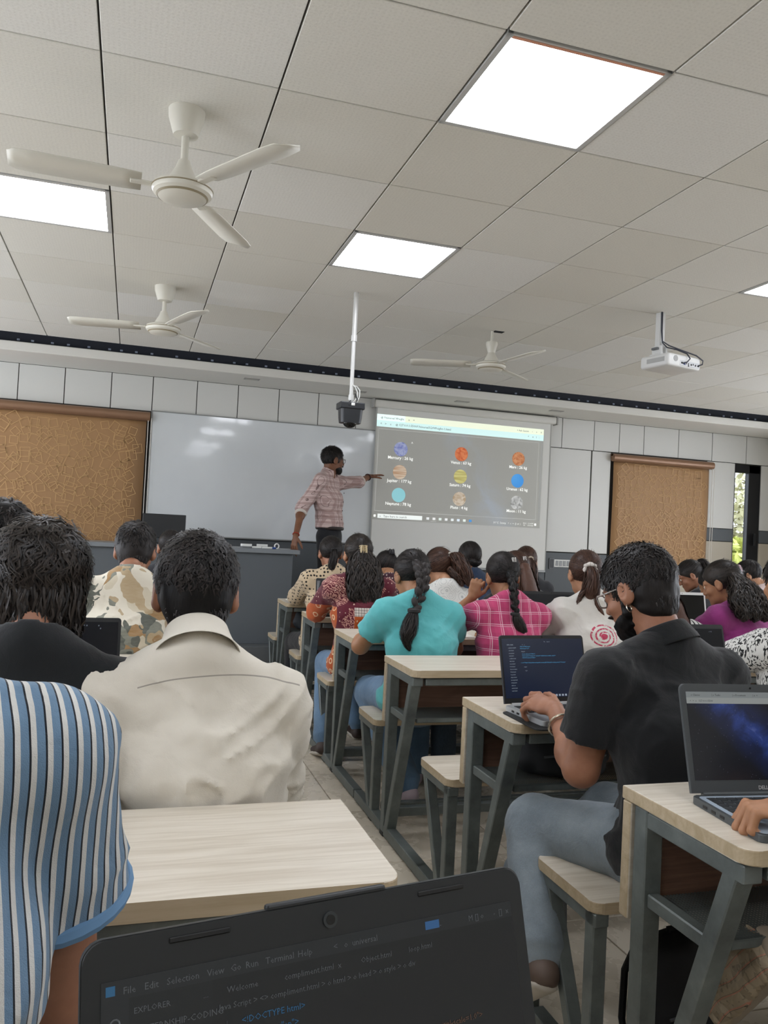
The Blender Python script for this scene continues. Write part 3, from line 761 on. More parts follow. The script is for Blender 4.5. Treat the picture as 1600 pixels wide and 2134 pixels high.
# ------------------------------------------------------------------ soft bodies: distance fields turned into one continuous mesh
V3 = lambda *a: np.array(a, dtype=np.float32)
_rs = np.random.RandomState(11)
_LAT = _rs.rand(32, 32, 32).astype(np.float32)
def vnoise(P):
    """smooth lattice noise in 0..1, P (...,3)"""
    i = np.floor(P).astype(np.int32); f = P-i; f = f*f*(3-2*f); i &= 31; j = (i+1) & 31
    x0, y0, z0 = i[..., 0], i[..., 1], i[..., 2]; x1, y1, z1 = j[..., 0], j[..., 1], j[..., 2]
    fx_, fy_, fz_ = f[..., 0], f[..., 1], f[..., 2]
    def L(a, b, t): return a+(b-a)*t
    a = L(L(_LAT[x0, y0, z0], _LAT[x1, y0, z0], fx_), L(_LAT[x0, y1, z0], _LAT[x1, y1, z0], fx_), fy_)
    b = L(L(_LAT[x0, y0, z1], _LAT[x1, y0, z1], fx_), L(_LAT[x0, y1, z1], _LAT[x1, y1, z1], fx_), fy_)
    return L(a, b, fz_)
def unit(v): v = np.asarray(v, dtype=np.float64); return v/np.linalg.norm(v)
def rotm(yaw=0, pitch=0, roll=0):
    """degrees; yaw turns left, pitch looks down, roll tilts to the right"""
    y, p, r = math.radians(yaw), math.radians(-pitch), math.radians(roll)
    return np.array((Matrix.Rotation(y, 3, 'Z') @ Matrix.Rotation(p, 3, 'X') @ Matrix.Rotation(r, 3, 'Y')), dtype=np.float64)
class Field:
    def __init__(s, lo, hi, h):
        s.h = h; s.o = np.array(lo, dtype=np.float32)-2*h
        s.n = np.maximum(4, np.ceil((np.array(hi)-np.array(lo))/h).astype(int)+5)
        s.F = np.full(s.n, .25, dtype=np.float32)
    def sl(s, lo, hi, m):
        a = np.clip(np.floor((np.array(lo)-m-s.o)/s.h).astype(int), 0, s.n); b = np.clip(np.ceil((np.array(hi)+m-s.o)/s.h).astype(int)+1, 0, s.n)
        return tuple(slice(x, y) for x, y in zip(a, b))
    def pts(s, sl):
        ax = [s.o[k]+s.h*np.arange(sl[k].start, sl[k].stop, dtype=np.float32) for k in range(3)]
        return np.stack(np.meshgrid(*ax, indexing='ij'), -1)
    def add(s, prim, k=.02):
        fn, lo, hi = prim; sl = s.sl(lo, hi, 3*k+2*s.h)
        if any(q.stop <= q.start for q in sl): return s
        d = fn(s.pts(sl)); a = s.F[sl]
        hh = np.clip(.5+.5*(a-d)/k, 0, 1); s.F[sl] = a+(d-a)*hh-k*hh*(1-hh)
        return s
    def cut(s, prim, k=.006):
        fn, lo, hi = prim; sl = s.sl(lo, hi, 3*k+2*s.h)
        if any(q.stop <= q.start for q in sl): return s
        d = -fn(s.pts(sl)); a = s.F[sl]
        hh = np.clip(.5-.5*(a-d)/k, 0, 1); s.F[sl] = a+(d-a)*hh+k*hh*(1-hh)
        return s
    def keep(s, c, n, k=.004):
        """drop what lies on the n side of the plane through c"""
        sl = tuple(slice(0, q) for q in s.n); n = unit(n)
        d = ((s.pts(sl)-np.array(c, dtype=np.float32)) @ n.astype(np.float32)); a = s.F
        hh = np.clip(.5-.5*(a-d)/k, 0, 1); s.F = a+(d-a)*hh+k*hh*(1-hh); return s
    def warp(s, fn):
        sl = tuple(slice(0, q) for q in s.n); near = np.abs(s.F) < .05
        P = s.pts(sl)[near]; s.F[near] += fn(P); return s
    def mesh(s):
        F, h = s.F, s.h; nx, ny, nz = F.shape; S = F < 0
        c = [F[i:nx-1+i, j:ny-1+j, k:nz-1+k] for i in (0, 1) for j in (0, 1) for k in (0, 1)]
        cnt = sum((q < 0).astype(np.int8) for q in c); act = (cnt > 0) & (cnt < 8)
        ids = np.argwhere(act)
        if len(ids) == 0: return np.zeros((0, 3)), np.zeros((0, 4), int)
        vals = np.stack([q[act] for q in c], 1)
        corner = np.array([(i, j, k) for i in (0, 1) for j in (0, 1) for k in (0, 1)], dtype=np.float32)
        acc = np.zeros((len(ids), 3), np.float32); num = np.zeros(len(ids), np.float32)
        for a in range(8):
            for b in range(a+1, 8):
                if np.abs(corner[a]-corner[b]).sum() != 1: continue
                va, vb = vals[:, a], vals[:, b]; m = (va < 0) != (vb < 0)
                t = np.where(m, va/np.where(m, va-vb, 1), 0)[:, None]
                acc += m[:, None]*(corner[a]+(corner[b]-corner[a])*t); num += m
        verts = s.o+h*(ids+acc/num[:, None])
        idx = np.full(act.shape, -1, np.int64); idx[act] = np.arange(len(ids))
        quads = []
        for ax in range(3):
            u, v = [(1, 2), (2, 0), (0, 1)][ax]
            sa = [slice(None)]*3; sb = [slice(None)]*3; sa[ax] = slice(0, F.shape[ax]-1); sb[ax] = slice(1, F.shape[ax])
            A, Bv = S[tuple(sa)], S[tuple(sb)]
            e = np.argwhere(A != Bv); ok = np.all([(e[:, u] > 0), (e[:, v] > 0), (e[:, u] < F.shape[u]-1), (e[:, v] < F.shape[v]-1)], axis=0); e = e[ok]
            if not len(e): continue
            fl = A[tuple(e.T)]
            du = np.zeros(3, int); du[u] = 1; dv = np.zeros(3, int); dv[v] = 1
            q = np.stack([idx[tuple((e-du-dv).T)], idx[tuple((e-dv).T)], idx[tuple(e.T)], idx[tuple((e-du).T)]], 1)
            q[~fl] = q[~fl][:, ::-1]; quads.append(q)
        return verts, np.concatenate(quads)
def capsule(a, b, ra, rb):
    a, b = np.asarray(a, np.float32), np.asarray(b, np.float32); d = b-a; L2 = float(d@d)+1e-9
    def fn(P):
        t = np.clip(((P-a)@d)/L2, 0, 1); return np.linalg.norm(P-a-t[..., None]*d, axis=-1)-(ra+(rb-ra)*t)
    m = max(ra, rb); return fn, np.minimum(a, b)-m, np.maximum(a, b)+m
def ellipsoid(c, r, R=None):
    c = np.asarray(c, np.float32); r = np.asarray(r, np.float32); Rm = np.eye(3) if R is None else np.asarray(R); Rf = Rm.astype(np.float32)
    def fn(P):
        q = (P-c)@Rf; k0 = np.linalg.norm(q/r, axis=-1); k1 = np.linalg.norm(q/(r*r), axis=-1)+1e-6; return k0*(k0-1)/k1
    e = np.sqrt(((Rm*r)**2).sum(1)); return fn, c-e, c+e
def ellcap(a, b, wa, da, wb, db, side):
    """flattened tapering tube: half width w along side, half depth d across"""
    a, b = np.asarray(a, np.float32), np.asarray(b, np.float32); d = b-a; L2 = float(d@d)+1e-9; ax = d/math.sqrt(L2)
    S = np.asarray(side, np.float32); S = S-ax*(S@ax); S = S/np.linalg.norm(S); Dp = np.cross(ax, S)
    def fn(P):
        q = P-a; t = np.clip((q@d)/L2, 0, 1); r = q-t[..., None]*d
        w = wa+(wb-wa)*t; dd = da+(db-da)*t; e = np.minimum(w, dd)
        x, y, z = (r@S)/w, (r@Dp)/dd, (r@ax)/e
        k0 = np.sqrt(x*x+y*y+z*z); k1 = np.sqrt((x/w)**2+(y/dd)**2+(z/e)**2)+1e-6
        return k0*(k0-1)/k1
    m = max(wa, wb, da, db); return fn, np.minimum(a, b)-m, np.maximum(a, b)+m
def sleeve(a, b, ra, rb, t_end):
    """a tube from a towards b, cut off square at the fraction t_end"""
    a, b = np.asarray(a, np.float32), np.asarray(b, np.float32); fn0, lo, hi = capsule(a, a+(b-a)*(t_end+.25), ra, rb); c = a+(b-a)*t_end; n = (b-a)/np.linalg.norm(b-a)
    return (lambda P: np.maximum(fn0(P), (P-c)@n)), lo, hi
def np_mesh(name, V, Q, attr=None, smooth=True):
    me = bpy.data.meshes.new(name); V = np.asarray(V, np.float32); Q = np.asarray(Q, np.int32)
    k = Q.shape[1]
    me.vertices.add(len(V)); me.vertices.foreach_set('co', V.ravel())
    me.loops.add(Q.size); me.loops.foreach_set('vertex_index', Q.ravel())
    me.polygons.add(len(Q)); me.polygons.foreach_set('loop_start', np.arange(0, Q.size, k, dtype=np.int32))
    me.update(calc_edges=True)
    if smooth: me.polygons.foreach_set('use_smooth', np.ones(len(Q), bool))
    if attr is not None:
        at = me.attributes.new('bp', 'FLOAT_VECTOR', 'POINT'); at.data.foreach_set('vector', np.asarray(attr, np.float32).ravel())
    return me
def join_vq(parts):
    Vs, Qs, n = [], [], 0
    for V, Q in parts:
        Vs.append(V); Qs.append(Q+n); n += len(V)
    return np.concatenate(Vs), np.concatenate(Qs)
def ribbons(S, w, out, tip=.25):
    """S (n,m,3) strand lines, w half width, out (n,m,3) or point to face away from"""
    n, m, _ = S.shape
    T = np.gradient(S, axis=1); T /= np.linalg.norm(T, axis=2, keepdims=True)+1e-9
    O = (S-np.asarray(out)) if np.asarray(out).ndim == 1 else out
    side = np.cross(T, O); side /= np.linalg.norm(side, axis=2, keepdims=True)+1e-9
    prof = np.interp(np.linspace(0, 1, m), [0, .1, .7, 1], [.6, 1, 1, tip])[None, :, None]
    ww = (w*(.6+.8*_rs.rand(n, 1, 1)))*prof
    V = np.stack([S-side*ww, S+side*ww], 2).reshape(-1, 3)
    i = (np.arange(n)[:, None]*m+np.arange(m-1)[None, :]).ravel()
    Q = np.stack([2*i, 2*i+1, 2*i+3, 2*i+2], 1)
    return V, Q
def smooth_path(pts, m):
    pts = np.asarray(pts, float); n = len(pts); t = np.linspace(0, n-1, m); out = []
    for q in t:
        i = min(int(q), n-2); f = q-i; p0, p1, p2, p3 = pts[max(i-1, 0)], pts[i], pts[i+1], pts[min(i+2, n-1)]
        out.append(.5*((2*p1)+(-p0+p2)*f+(2*p0-5*p1+4*p2-p3)*f*f+(-p0+3*p1-3*p2+p3)*f**3))
    return np.array(out)
def lock(path, rad, n, m=14, wave=.0, freq=2.0, spread=1.0, flat=1.0, w=.0022, side=(1, 0, 0)):
    """bundle of strands along a path; rad = radii at the path points"""
    C = smooth_path(path, m); T = np.gradient(C, axis=0); T /= np.linalg.norm(T, axis=1, keepdims=True)+1e-9
    X = np.tile(np.asarray(side, float), (m, 1)); X -= T*(X*T).sum(1, keepdims=True); X /= np.linalg.norm(X, axis=1, keepdims=True)+1e-9; Y = np.cross(T, X)
    R = np.interp(np.linspace(0, 1, m), np.linspace(0, 1, len(rad)), rad)
    a = _rs.rand(n)*2*math.pi; r = (.55+.45*_rs.rand(n))*spread; ph = _rs.rand(n)*6.28; fr = freq*(.7+.6*_rs.rand(n)); tt = np.linspace(0, 1, m)
    wv = wave*np.sin(6.28*fr[:, None]*tt+ph[:, None])*np.minimum(1, tt*4); wv2 = wave*np.cos(6.28*fr[:, None]*tt+ph[:, None]*1.7)*np.minimum(1, tt*4)
    ca = (np.cos(a)*r)[:, None]*R[None, :]+wv; sa = ((np.sin(a)*r)[:, None]*R[None, :])*flat+wv2
    L = .8+.2*_rs.rand(n)
    S = C[None]+ca[..., None]*X[None]+sa[..., None]*Y[None]
    # shorten strands irregularly
    idx = np.clip(L[:, None]*np.arange(m)[None, :], 0, m-1); i0 = idx.astype(int); f = (idx-i0)[..., None]; i1 = np.minimum(i0+1, m-1)
    S = np.take_along_axis(S, i0[..., None], 1)*(1-f)+np.take_along_axis(S, i1[..., None], 1)*f
    return ribbons(S, w, S-(C[None]-.0)+1e-6 if True else C)
# ------------------------------------------------------------------ people
def m_skin(name, col, dark):
    if name in MATS: return MATS[name]
    t = NT(name); v = t.coord(); n = t.noise(v, 14, 4, .6); n2 = t.noise(v, 160, 3, .6)
    c = t.ramp(n, [(.3, srgb(dark)), (.7, srgb(col))])
    t.color(c); t.set(Roughness=.5, Specular_IOR_Level=.4); t.bump(n2, .12, .0015); MATS[name] = t.m; return t.m
SKIN = {'brown': m_skin('skin_brown', '#a4745a', '#8d5f48'), 'mid': m_skin('skin_mid', '#a87a5c', '#946848'), 'dark': m_skin('skin_dark', '#7d553d', '#6a4531'), 'light': m_skin('skin_light', '#b88a6b', '#a77a5c')}
def m_hair(name, a, b, rough=.48):
    t = NT(name); r = t.node('ShaderNodeNewGeometry').outputs['Random Per Island']
    t.color(t.ramp(r, [(0, srgb(a)), (1, srgb(b))])); t.set(Roughness=rough, Specular_IOR_Level=.24)
    n = t.noise(t.mapping(t.coord(), (260, 260, 40)), 1.0, 2); t.bump(n, .3, .002); return t.m
HAIR = {'black': m_hair('hair_black', '#060505', '#332e2c'), 'soft': m_hair('hair_soft_black', '#100e0d', '#38312c', .42), 'brown': m_hair('hair_brown', '#261913', '#583f34', .42)}
def m_cloth(name, fn=None, col=None, rough=.85, weave=500, sheen=.15, bump=.15):
    t = NT(name); a = t.node('ShaderNodeAttribute', {'attribute_name': 'bp'}).outputs['Vector']; o = t.coord()
    c = fn(t, a) if fn else srgb(col)
    if not fn:
        n = t.noise(a, 6, 4, .6); d = tuple(x*.88 for x in c[:3])+(1,); c = t.mix(n, d, c)
    t.color(c); t.set(Roughness=rough, Specular_IOR_Level=.2, Sheen_Weight=sheen, Sheen_Roughness=.6)
    w = t.noise(t.mapping(a, (weave, weave*.5, weave)), 1.0, 1); f = t.noise(a, 16, 3, .5, .8)
    t.bump(t.math('ADD', t.math('MULTIPLY', w, .10), f), bump*2.2, .012); return t.m
def m_jeans(name, a='#5f7f9e', b='#44617f'):
    def f(t, v):
        n = t.noise(v, 5, 5, .65); w = t.noise(t.mapping(v, (420, 420, 60)), 1.0, 2)
        return t.mix(t.math('MULTIPLY', w, .35), t.ramp(n, [(.3, srgb(b)), (.7, srgb(a))]), srgb('#8ea4b6'))
    return m_cloth(name, f, rough=.8)
JEANS = m_jeans('jeans_blue'); JEANS_GREY = m_jeans('jeans_grey', '#858b8e', '#565d62'); DARKP = m_cloth('trousers_dark', col='#1b1c20'); JEANS_D = m_jeans('jeans_dark', '#3c4a5c', '#2a3646')

def hand_prims(wr, X, Zb, thumb, curl=(25, 30, 20), spread=1.0, tcurl=20, s=1.0):
    """wr wrist point, X finger direction, Zb back-of-hand direction, thumb=+1 thumb on +Y side (Y=Z x X)"""
    X = unit(X); Zb = unit(np.asarray(Zb)-X*np.dot(Zb, X)); Y = np.cross(Zb, X)
    R = np.stack([X, Y, Zb], 1); g = lambda *p: np.asarray(wr)+R@(np.array(p, float)*s)
    pr = [(ellcap(g(.0, 0, 0), g(.035, 0, .0), .025*s, .019*s, .034*s, .016*s, Y), .012),
          (ellcap(g(.035, 0, 0), g(.078, -.002*thumb, .0), .034*s, .015*s, .037*s, .0125*s, Y), .010)]
    tips = []
    for k, (y, L) in enumerate(zip((.029, .0095, -.0105, -.029), (.92, 1.04, .97, .76))):
        p = np.array([.086-.004*abs(k-1.2), y*thumb, .002]); a = 0.0; yy = (1.2-k)*.06*spread*thumb
        c = curl[k] if isinstance(curl[0], (list, tuple)) else curl
        for (ln, r0, r1), ang in zip(((.044, .0098, .0088), (.027, .0088, .0080), (.021, .0080, .0066)), c):
            a += math.radians(ang); q = p+np.array([math.cos(a), yy, -math.sin(a)])*ln*L
            pr.append((capsule(g(*p), g(*q), r0*s, r1*s), .004)); p = q
        tips.append((g(*p), a))
    p = np.array([.02, .026*thumb, -.006]); d = unit([.75, .62*thumb, -.25])
    for k, (ln, r0, r1) in enumerate(((.042, .015, .0115), (.032, .0112, .0098), (.025, .0098, .0078))):
        q = p+d*ln; pr.append((capsule(g(*p), g(*q), r0*s, r1*s), .006)); p = q
        c = math.radians(tcurl); d = unit(d+np.array([.35, -.55*thumb, -.25])*c)
    return pr
def hand_mesh(wr, X, Zb, thumb, h=.0045, fore=None, **k):
    pr = hand_prims(wr, X, Zb, thumb, **k)
    lo = np.min([p[0][1] for p in pr], 0); hi = np.max([p[0][2] for p in pr], 0)
    f = Field(lo-.01, hi+.01, h)
    for p, kk in pr: f.add(p, kk)
    if fore is not None: f.add(capsule(np.asarray(wr)+unit(np.asarray(fore)-np.asarray(wr))*.06, wr, .027*k.get('s', 1), .0235*k.get('s', 1)), .012)
    return f.mesh()
def head_mesh(g, Rh, hs, nb, nr, h):
    """g maps head coordinates to the world"""
    E = lambda c, r, R=None: ellipsoid(g(*c), np.array(r)*hs, Rh if R is None else Rh@R)
    C = lambda a, b, ra, rb: capsule(g(*a), g(*b), ra*hs, rb*hs)
    c0 = g(0, 0, 0); f = Field(c0-.175, c0+.165, h)
    f.add(E((0, -.012, .03), (.076, .096, .088)), .02).add(E((0, .018, -.03), (.062, .072, .075)), .03).add(E((0, .05, -.075), (.046, .042, .04)), .03)
    f.add(E((0, .078, -.098), (.02, .018, .018)), .02)
    f.add(E((0, .072, .022), (.052, .022, .014)), .015)                       # brow
    for s in (-1, 1):
        f.cut(E((s*.031, .098, .003), (.017, .014, .011)), .010)                # eye sockets
        f.add(E((s*.031, .078, .002), (.0145, .0135, .0125)), .003)              # eyelid balls
        f.add(E((s*.042, .062, -.03), (.022, .022, .018)), .02)                 # cheeks
        Re = rotm(s*-22, 0, 0)
        f.add(E((s*.082, -.008, -.008), (.011, .022, .034), Re), .006).cut(E((s*.092, -.002, -.002), (.007, .011, .018), Re), .004).add(E((s*.076, .002, -.034), (.008, .010, .011)), .006)
    f.add(C((0, .088, .012), (0, .108, -.026), .009, .0125), .010).add(E((-.010, .098, -.031), (.009, .010, .007)), .006).add(E((.010, .098, -.031), (.009, .010, .007)), .006)
    f.add(E((0, .090, -.057), (.023, .012, .0055)), .005).add(E((0, .087, -.068), (.019, .012, .0065)), .004)
    f.add(capsule(g(0, -.022, -.055), np.asarray(nb)+unit(g(0, 1, 0)-g(0, 0, 0))*.012, nr, nr*.98), .025)
    return f.mesh()

HC0 = np.array([0, -.013, .034]); HR0 = np.array([.083, .103, .094])
def cap_field(g, Rh, hs, h, vol=1.0, nape=-.085, front=.065, mess=.004, low=False):
    E = lambda c, r: ellipsoid(g(*c), np.array(r)*hs, Rh)
    c0 = g(0, 0, 0); f = Field(c0-.16*vol, c0+.165*vol, h)
    f.add(E(HC0, HR0*vol), .01)
    if low: f.add(E((0, -.040, -.040), (.062*vol, .054*vol, .066)), .045)
    d = np.array([0, .085+.045, front-nape]); n = np.array([0, d[2], -d[1]])
    f.keep(g(0, -.045, nape), Rh@n, .008); f.keep(g(0, 0, nape-.004), Rh@np.array([0, 0, -1.]), .01)
    if mess: f.warp(lambda P: -mess*(vnoise(P*45)-.3)-mess*1.5*(vnoise(P*19+7)-.5))
    return f
def scalp_pts(n, rng, front=.065, nape=-.085, low=None):
    q = rng.normal(size=(n*3, 3)); q /= np.linalg.norm(q, axis=1, keepdims=True); p = HC0+q*HR0
    nn = unit([0, front-nape, -.13]); ok = ((p-np.array([0, -.045, nape]))@nn < -.002) & (p[:, 2] > (nape if low is None else low))
    return q[ok][:n]
def strands_sphere(g, hs, q, dirs, ang, m, lift, vol, wave=0.0, rng=None, w=.002, down=0.0):
    n = len(q); t = np.linspace(0, 1, m); d = dirs-q*(dirs*q).sum(1, keepdims=True); d /= np.linalg.norm(d, axis=1, keepdims=True)+1e-9
    A = ang[:, None]*t; Q = q[:, None]*np.cos(A)[..., None]+d[:, None]*np.sin(A)[..., None]
    if wave:
        s = np.cross(q, d); ph = rng.rand(n)*6.28; fr = 1+rng.rand(n)*1.5
        Q = Q+s[:, None]*(wave*np.sin(6.28*fr[:, None]*t+ph[:, None])*t)[..., None]
        Q /= np.linalg.norm(Q, axis=2, keepdims=True)
    rad = vol*(1+lift[:, None]*t**1.2+.004+(.018*rng.rand(n)[:, None]*np.sin(3.1416*t) if rng is not None else 0))
    P = HC0+Q*HR0*rad[..., None]; P[..., 2] -= down*t**2
    W = np.einsum('nmk,jk->nmj', P*hs, g.R)+g.c
    return ribbons(W, w*hs, np.asarray(g(*HC0)))
class HF:
    def __init__(s, c, R, hs): s.c = np.asarray(c, float); s.R = R; s.hs = hs
    def __call__(s, x, y, z): return s.c+s.R@(np.array([x, y, z])*s.hs)

def person(label, head, pelvis, hrot=(0, 0, 0), tyaw=0.0, sw=.185, build=1.0, hs=1.0, skin='brown', female=False, hunch=.03,
           elbowL=(-.07, .19, None), wristL=(.05, .41, None), elbowR=(.07, .19, None), wristR=(-.05, .41, None), handL=None, handR=None,
           shirt=None, sleeve_t=.6, long_sleeve=False, trousers=None, legs=None, shoes='#2a2a2c', hair=None, fold=.006, h=.011, hh=.007, near=False,
           stand=False, hem=-.075, shdrop=None, cuff=None, nbo=None, group='students seated at the bench desks', shoe_on=True, loose=1.0):
    rng = np.random.RandomState(abs(hash(label)) % 9999 if False else sum(map(ord, label)) % 9999)
    if near: h, hh = .0085, .005
    Rt = rotm(tyaw); Rh = rotm(*hrot); g = HF(head, Rh, hs)
    if shdrop is None: shdrop = .078 if female else .088
    head = np.array(head, float); pel = np.array(pelvis, float)
    nb = g(0, -.045, -.10)+Rt@np.array([0, -.04, -.022]) if nbo is None else np.array(nbo, float)
    S = {'L': nb+Rt@np.array([-sw, .005, -shdrop]), 'R': nb+Rt@np.array([sw, .005, -shdrop])}
    side = Rt@np.array([1., 0, 0]); fw = Rt@np.array([0, 1., 0])
    E_, W_ = {}, {}
    for k, eo, wo in (('L', elbowL, wristL), ('R', elbowR, wristR)):
        if eo[-1] is None: eo = (eo[0], eo[1], max(.83, S[k][2]-.24)-S[k][2])
        if wo[-1] is None: wo = (wo[0], wo[1], .812-S[k][2])
        E_[k] = np.array(eo[1], float) if eo[0] == 'abs' else S[k]+Rt@np.array(eo, float)
        W_[k] = np.array(wo[1], float) if wo[0] == 'abs' else S[k]+Rt@np.array(wo, float)
    b = build; sc = nb-np.array([0, 0, shdrop+.045])
    chest = sc*.70+pel*.30-fw*hunch*.7; waist = sc*.33+pel*.67-fw*hunch; hip = pel
    ra = (.048 if not female else .043)*b
    root_loc = (pel[0], pel[1], 0.0)
    # ---- skin: head, neck, trunk, arms and hands in one mesh
    parts = [head_mesh(g, Rh, hs, nb, (.056 if not female else .048)*hs, hh)]
    pts = np.array([nb, pel, *E_.values(), *W_.values(), *S.values()])
    f = Field(pts.min(0)-.15, pts.max(0)+.15, h)
    f.add(ellcap(sc, chest, sw-.04, .05, sw*.85-.02, .085*b, side), .04).add(ellcap(chest, waist, sw*.85-.02, .085*b, .115*b, .08*b, side), .04).add(ellcap(waist, hip, .115*b, .08*b, .14*b, .09*b, side), .04)
    f.add(capsule(nb+np.array([0, 0, .03])+fw*.015, nb-np.array([0, 0, .05])+fw*.02, .046*hs, .044*hs), .02)
    for k in 'LR':
        f.add(capsule(nb-np.array([0, 0, .035]), S[k], .035, .038), .03)
        f.add(capsule(S[k], E_[k], ra, ra*.84), .03).add(capsule(E_[k], W_[k], ra*.86, .0245*(1 if not female else .9)), .015)
        e2 = E_[k]+(W_[k]-E_[k])*.25; f.add(ellipsoid(e2, (ra*.93,)*3), .02)
    parts.append(f.mesh())
    for k, hd in (('L', handL), ('R', handR)):
        hd = dict(hd or {}); X = hd.pop('X', None); Zb = hd.pop('Z', (0, 0, 1)); th = 1 if k == 'R' else -1
        if X is None: X = unit(W_[k]-E_[k])*.6+Rt@np.array([0, .5, -.05])
        hd.setdefault('s', .92 if female else 1.0); hd.setdefault('h', .0045 if near else .007)
        parts.append(hand_mesh(W_[k], X, Zb, th, fore=E_[k], **hd))
    V, Q = join_vq(parts)
    body = add_obj('person', np_mesh('person', V-np.array(root_loc), Q), SKIN[skin], None, root_loc)
    tag(body, label, 'person', group)
    def child(name, V, Q, m, attr=True):
        V = np.asarray(V, float)
        return add_obj(name, np_mesh(name, V-np.array(root_loc), Q, (V-pel)@Rt if attr else None), m, body)
    # ---- eyes
    hd = g; ev = []
    for s in (-1, 1):
        B().sph((0, 0, 0), .0118*hs, 14).obj('eye', mat('eye_white', '#d9d2c8', .2), body, tuple(g(s*.031, .0815, .003)-np.array(root_loc)), Matrix(Rh).to_euler(), smooth=True)
        B().sph((0, 0, 0), .0062*hs, 12, (1, .45, 1)).obj('iris', mat('eye_dark', '#1a110c', .15), body, tuple(g(s*.031, .0915, .002)-np.array(root_loc)), Matrix(Rh).to_euler(), smooth=True)
    # ---- shirt
    if shirt is not None:
        o = .012*loose; f = Field(pts.min(0)-.17, pts.max(0)+.17, h)
        f.add(ellcap(sc, chest, sw-.01, .068*b+o, sw*.93+o, .108*b+o, side), .05).add(ellcap(chest, waist, sw*.93+o, .108*b+o, (.135 if not female else .122)*b+o, .10*b+o, side), .05)
        f.add(ellcap(waist, hip, (.135 if not female else .122)*b+o, .10*b+o, .165*b+o, .115*b+o, side), .05)
        if stand: f.add(ellcap(hip, hip+np.array([0, 0, hem]), .165*b+o, .112*b+o, .165*b+o, .112*b+o, side), .03)
        f.add(ellipsoid(nb-np.array([0, 0, .034])-fw*.004, (.09, .066, .07), Rt), .04).add(capsule(S['L']-fw*.02-np.array([0, 0, .012]), S['R']-fw*.02-np.array([0, 0, .012]), .052*b, .052*b), .05)
        for k in 'LR':
            f.add(capsule(nb+np.array([0, 0, .006])-fw*.010, S[k]-np.array([0, 0, .002]), .050, .050*b), .03)
            f.add(ellipsoid(S[k]-np.array([0, 0, .012]), (.054*b, .057*b, .06*b)), .03)
            if long_sleeve:
                f.add(capsule(S[k], E_[k], ra+.018*loose, ra*.86+.017*loose), .03)
                e = E_[k]+(W_[k]-E_[k])*(1.0 if long_sleeve is True else long_sleeve)
                f.add(sleeve(E_[k], e, ra*.86+.017*loose, .036, 1.0), .012)
            else:
                f.add(sleeve(S[k], E_[k], ra+.017*loose, ra+.020*loose, sleeve_t), .02)
        f.cut(capsule(g(0, -.015, -.03), nb+np.array([0, 0, .040])+fw*.02, (.057 if not female else .050)*hs, (.058 if not female else .054)*hs), .006)
        f.keep(pel+np.array([0, 0, hem]), (0, 0, -1.), .004)
        A = fold
        def folds(P):
            q = (P-pel.astype(np.float32))@Rt.astype(np.float32)
            n1 = vnoise(q*np.array([6, 6, 4], np.float32)+3)[..., None]; n2 = vnoise(q*np.array([5, 5, 7], np.float32)+17)[..., None]
            sg = np.sign(q[..., :1]); dq = np.concatenate([q[..., :1]+.6*sg*q[..., 2:], q[..., 1:2], q[..., 2:]-.5*np.abs(q[..., :1])], -1)
            r1 = (1-np.abs(2*vnoise(dq*np.array([8, 8, 20], np.float32)+n1*2.2+n2+11)-1))**3
            r2 = (1-np.abs(2*vnoise(q*np.array([30, 30, 9], np.float32)+n1*3.0+5)-1))**3
            r3 = (1-np.abs(2*vnoise(dq*np.array([20, 20, 46], np.float32)+n2*3.0+2)-1))**3
            lo = (n2[..., 0]-.5); dn = np.linalg.norm(P-nb.astype(np.float32), axis=-1); A_ = A*np.clip((dn-.075)/.09, .05, 1)
            return -A_*(1.5*r1*(.4+n1[..., 0])+.6*r2*(.3+n2[..., 0])+.45*r3*n1[..., 0]-.55)-A_*1.1*lo
        f.warp(folds)
        V, Q = f.mesh(); child('shirt', V, Q, shirt)
    # ---- trousers and shoes
    if trousers is not None:
        if legs is None: legs = {}
        f = None; lg = {}
        for k, s in (('L', -1), ('R', 1)):
            d = legs.get(k, {})
            hp = pel+Rt@np.array([s*.085, .0, -.01])
            if stand: kn = hp+np.array([s*.015, .01, -.42]); an = kn+np.array([s*.01, -.02, -.42])
            else: kn = hp+Rt@np.array([s*.05, .40, -.06]); an = kn+Rt@np.array([0, -.02, -.385])
            kn = np.array(d.get('knee', kn), float); an = np.array(d.get('ankle', an), float); lg[k] = (hp, kn, an, d.get('toe')); opt = legs.setdefault(k, {})
        ap = np.array([p for v in lg.values() for p in v[:3]]+[pel]); f = Field(ap.min(0)-.17, ap.max(0)+.17, max(h, .011))
        f.add(ellcap(pel+np.array([0, 0, .06]), pel-np.array([0, 0, .02]), .155*b, .105*b, .165*b, .115*b, side), .03)
        for k, (hp, kn, an, toe) in lg.items():
            f.add(capsule(hp, kn, .088*b, .068*b), .03).add(capsule(kn, an, .066*b, .055*b), .02)
            f.add(sleeve(kn, an, .07*b, .062*b, 1.0), .02)
        f.warp(lambda P: -.007*(vnoise(P*np.array([11, 11, 18], np.float32))-.5)-.004*(vnoise(P*31)-.5))
        V, Q = f.mesh(); child('trousers', V, Q, trousers)
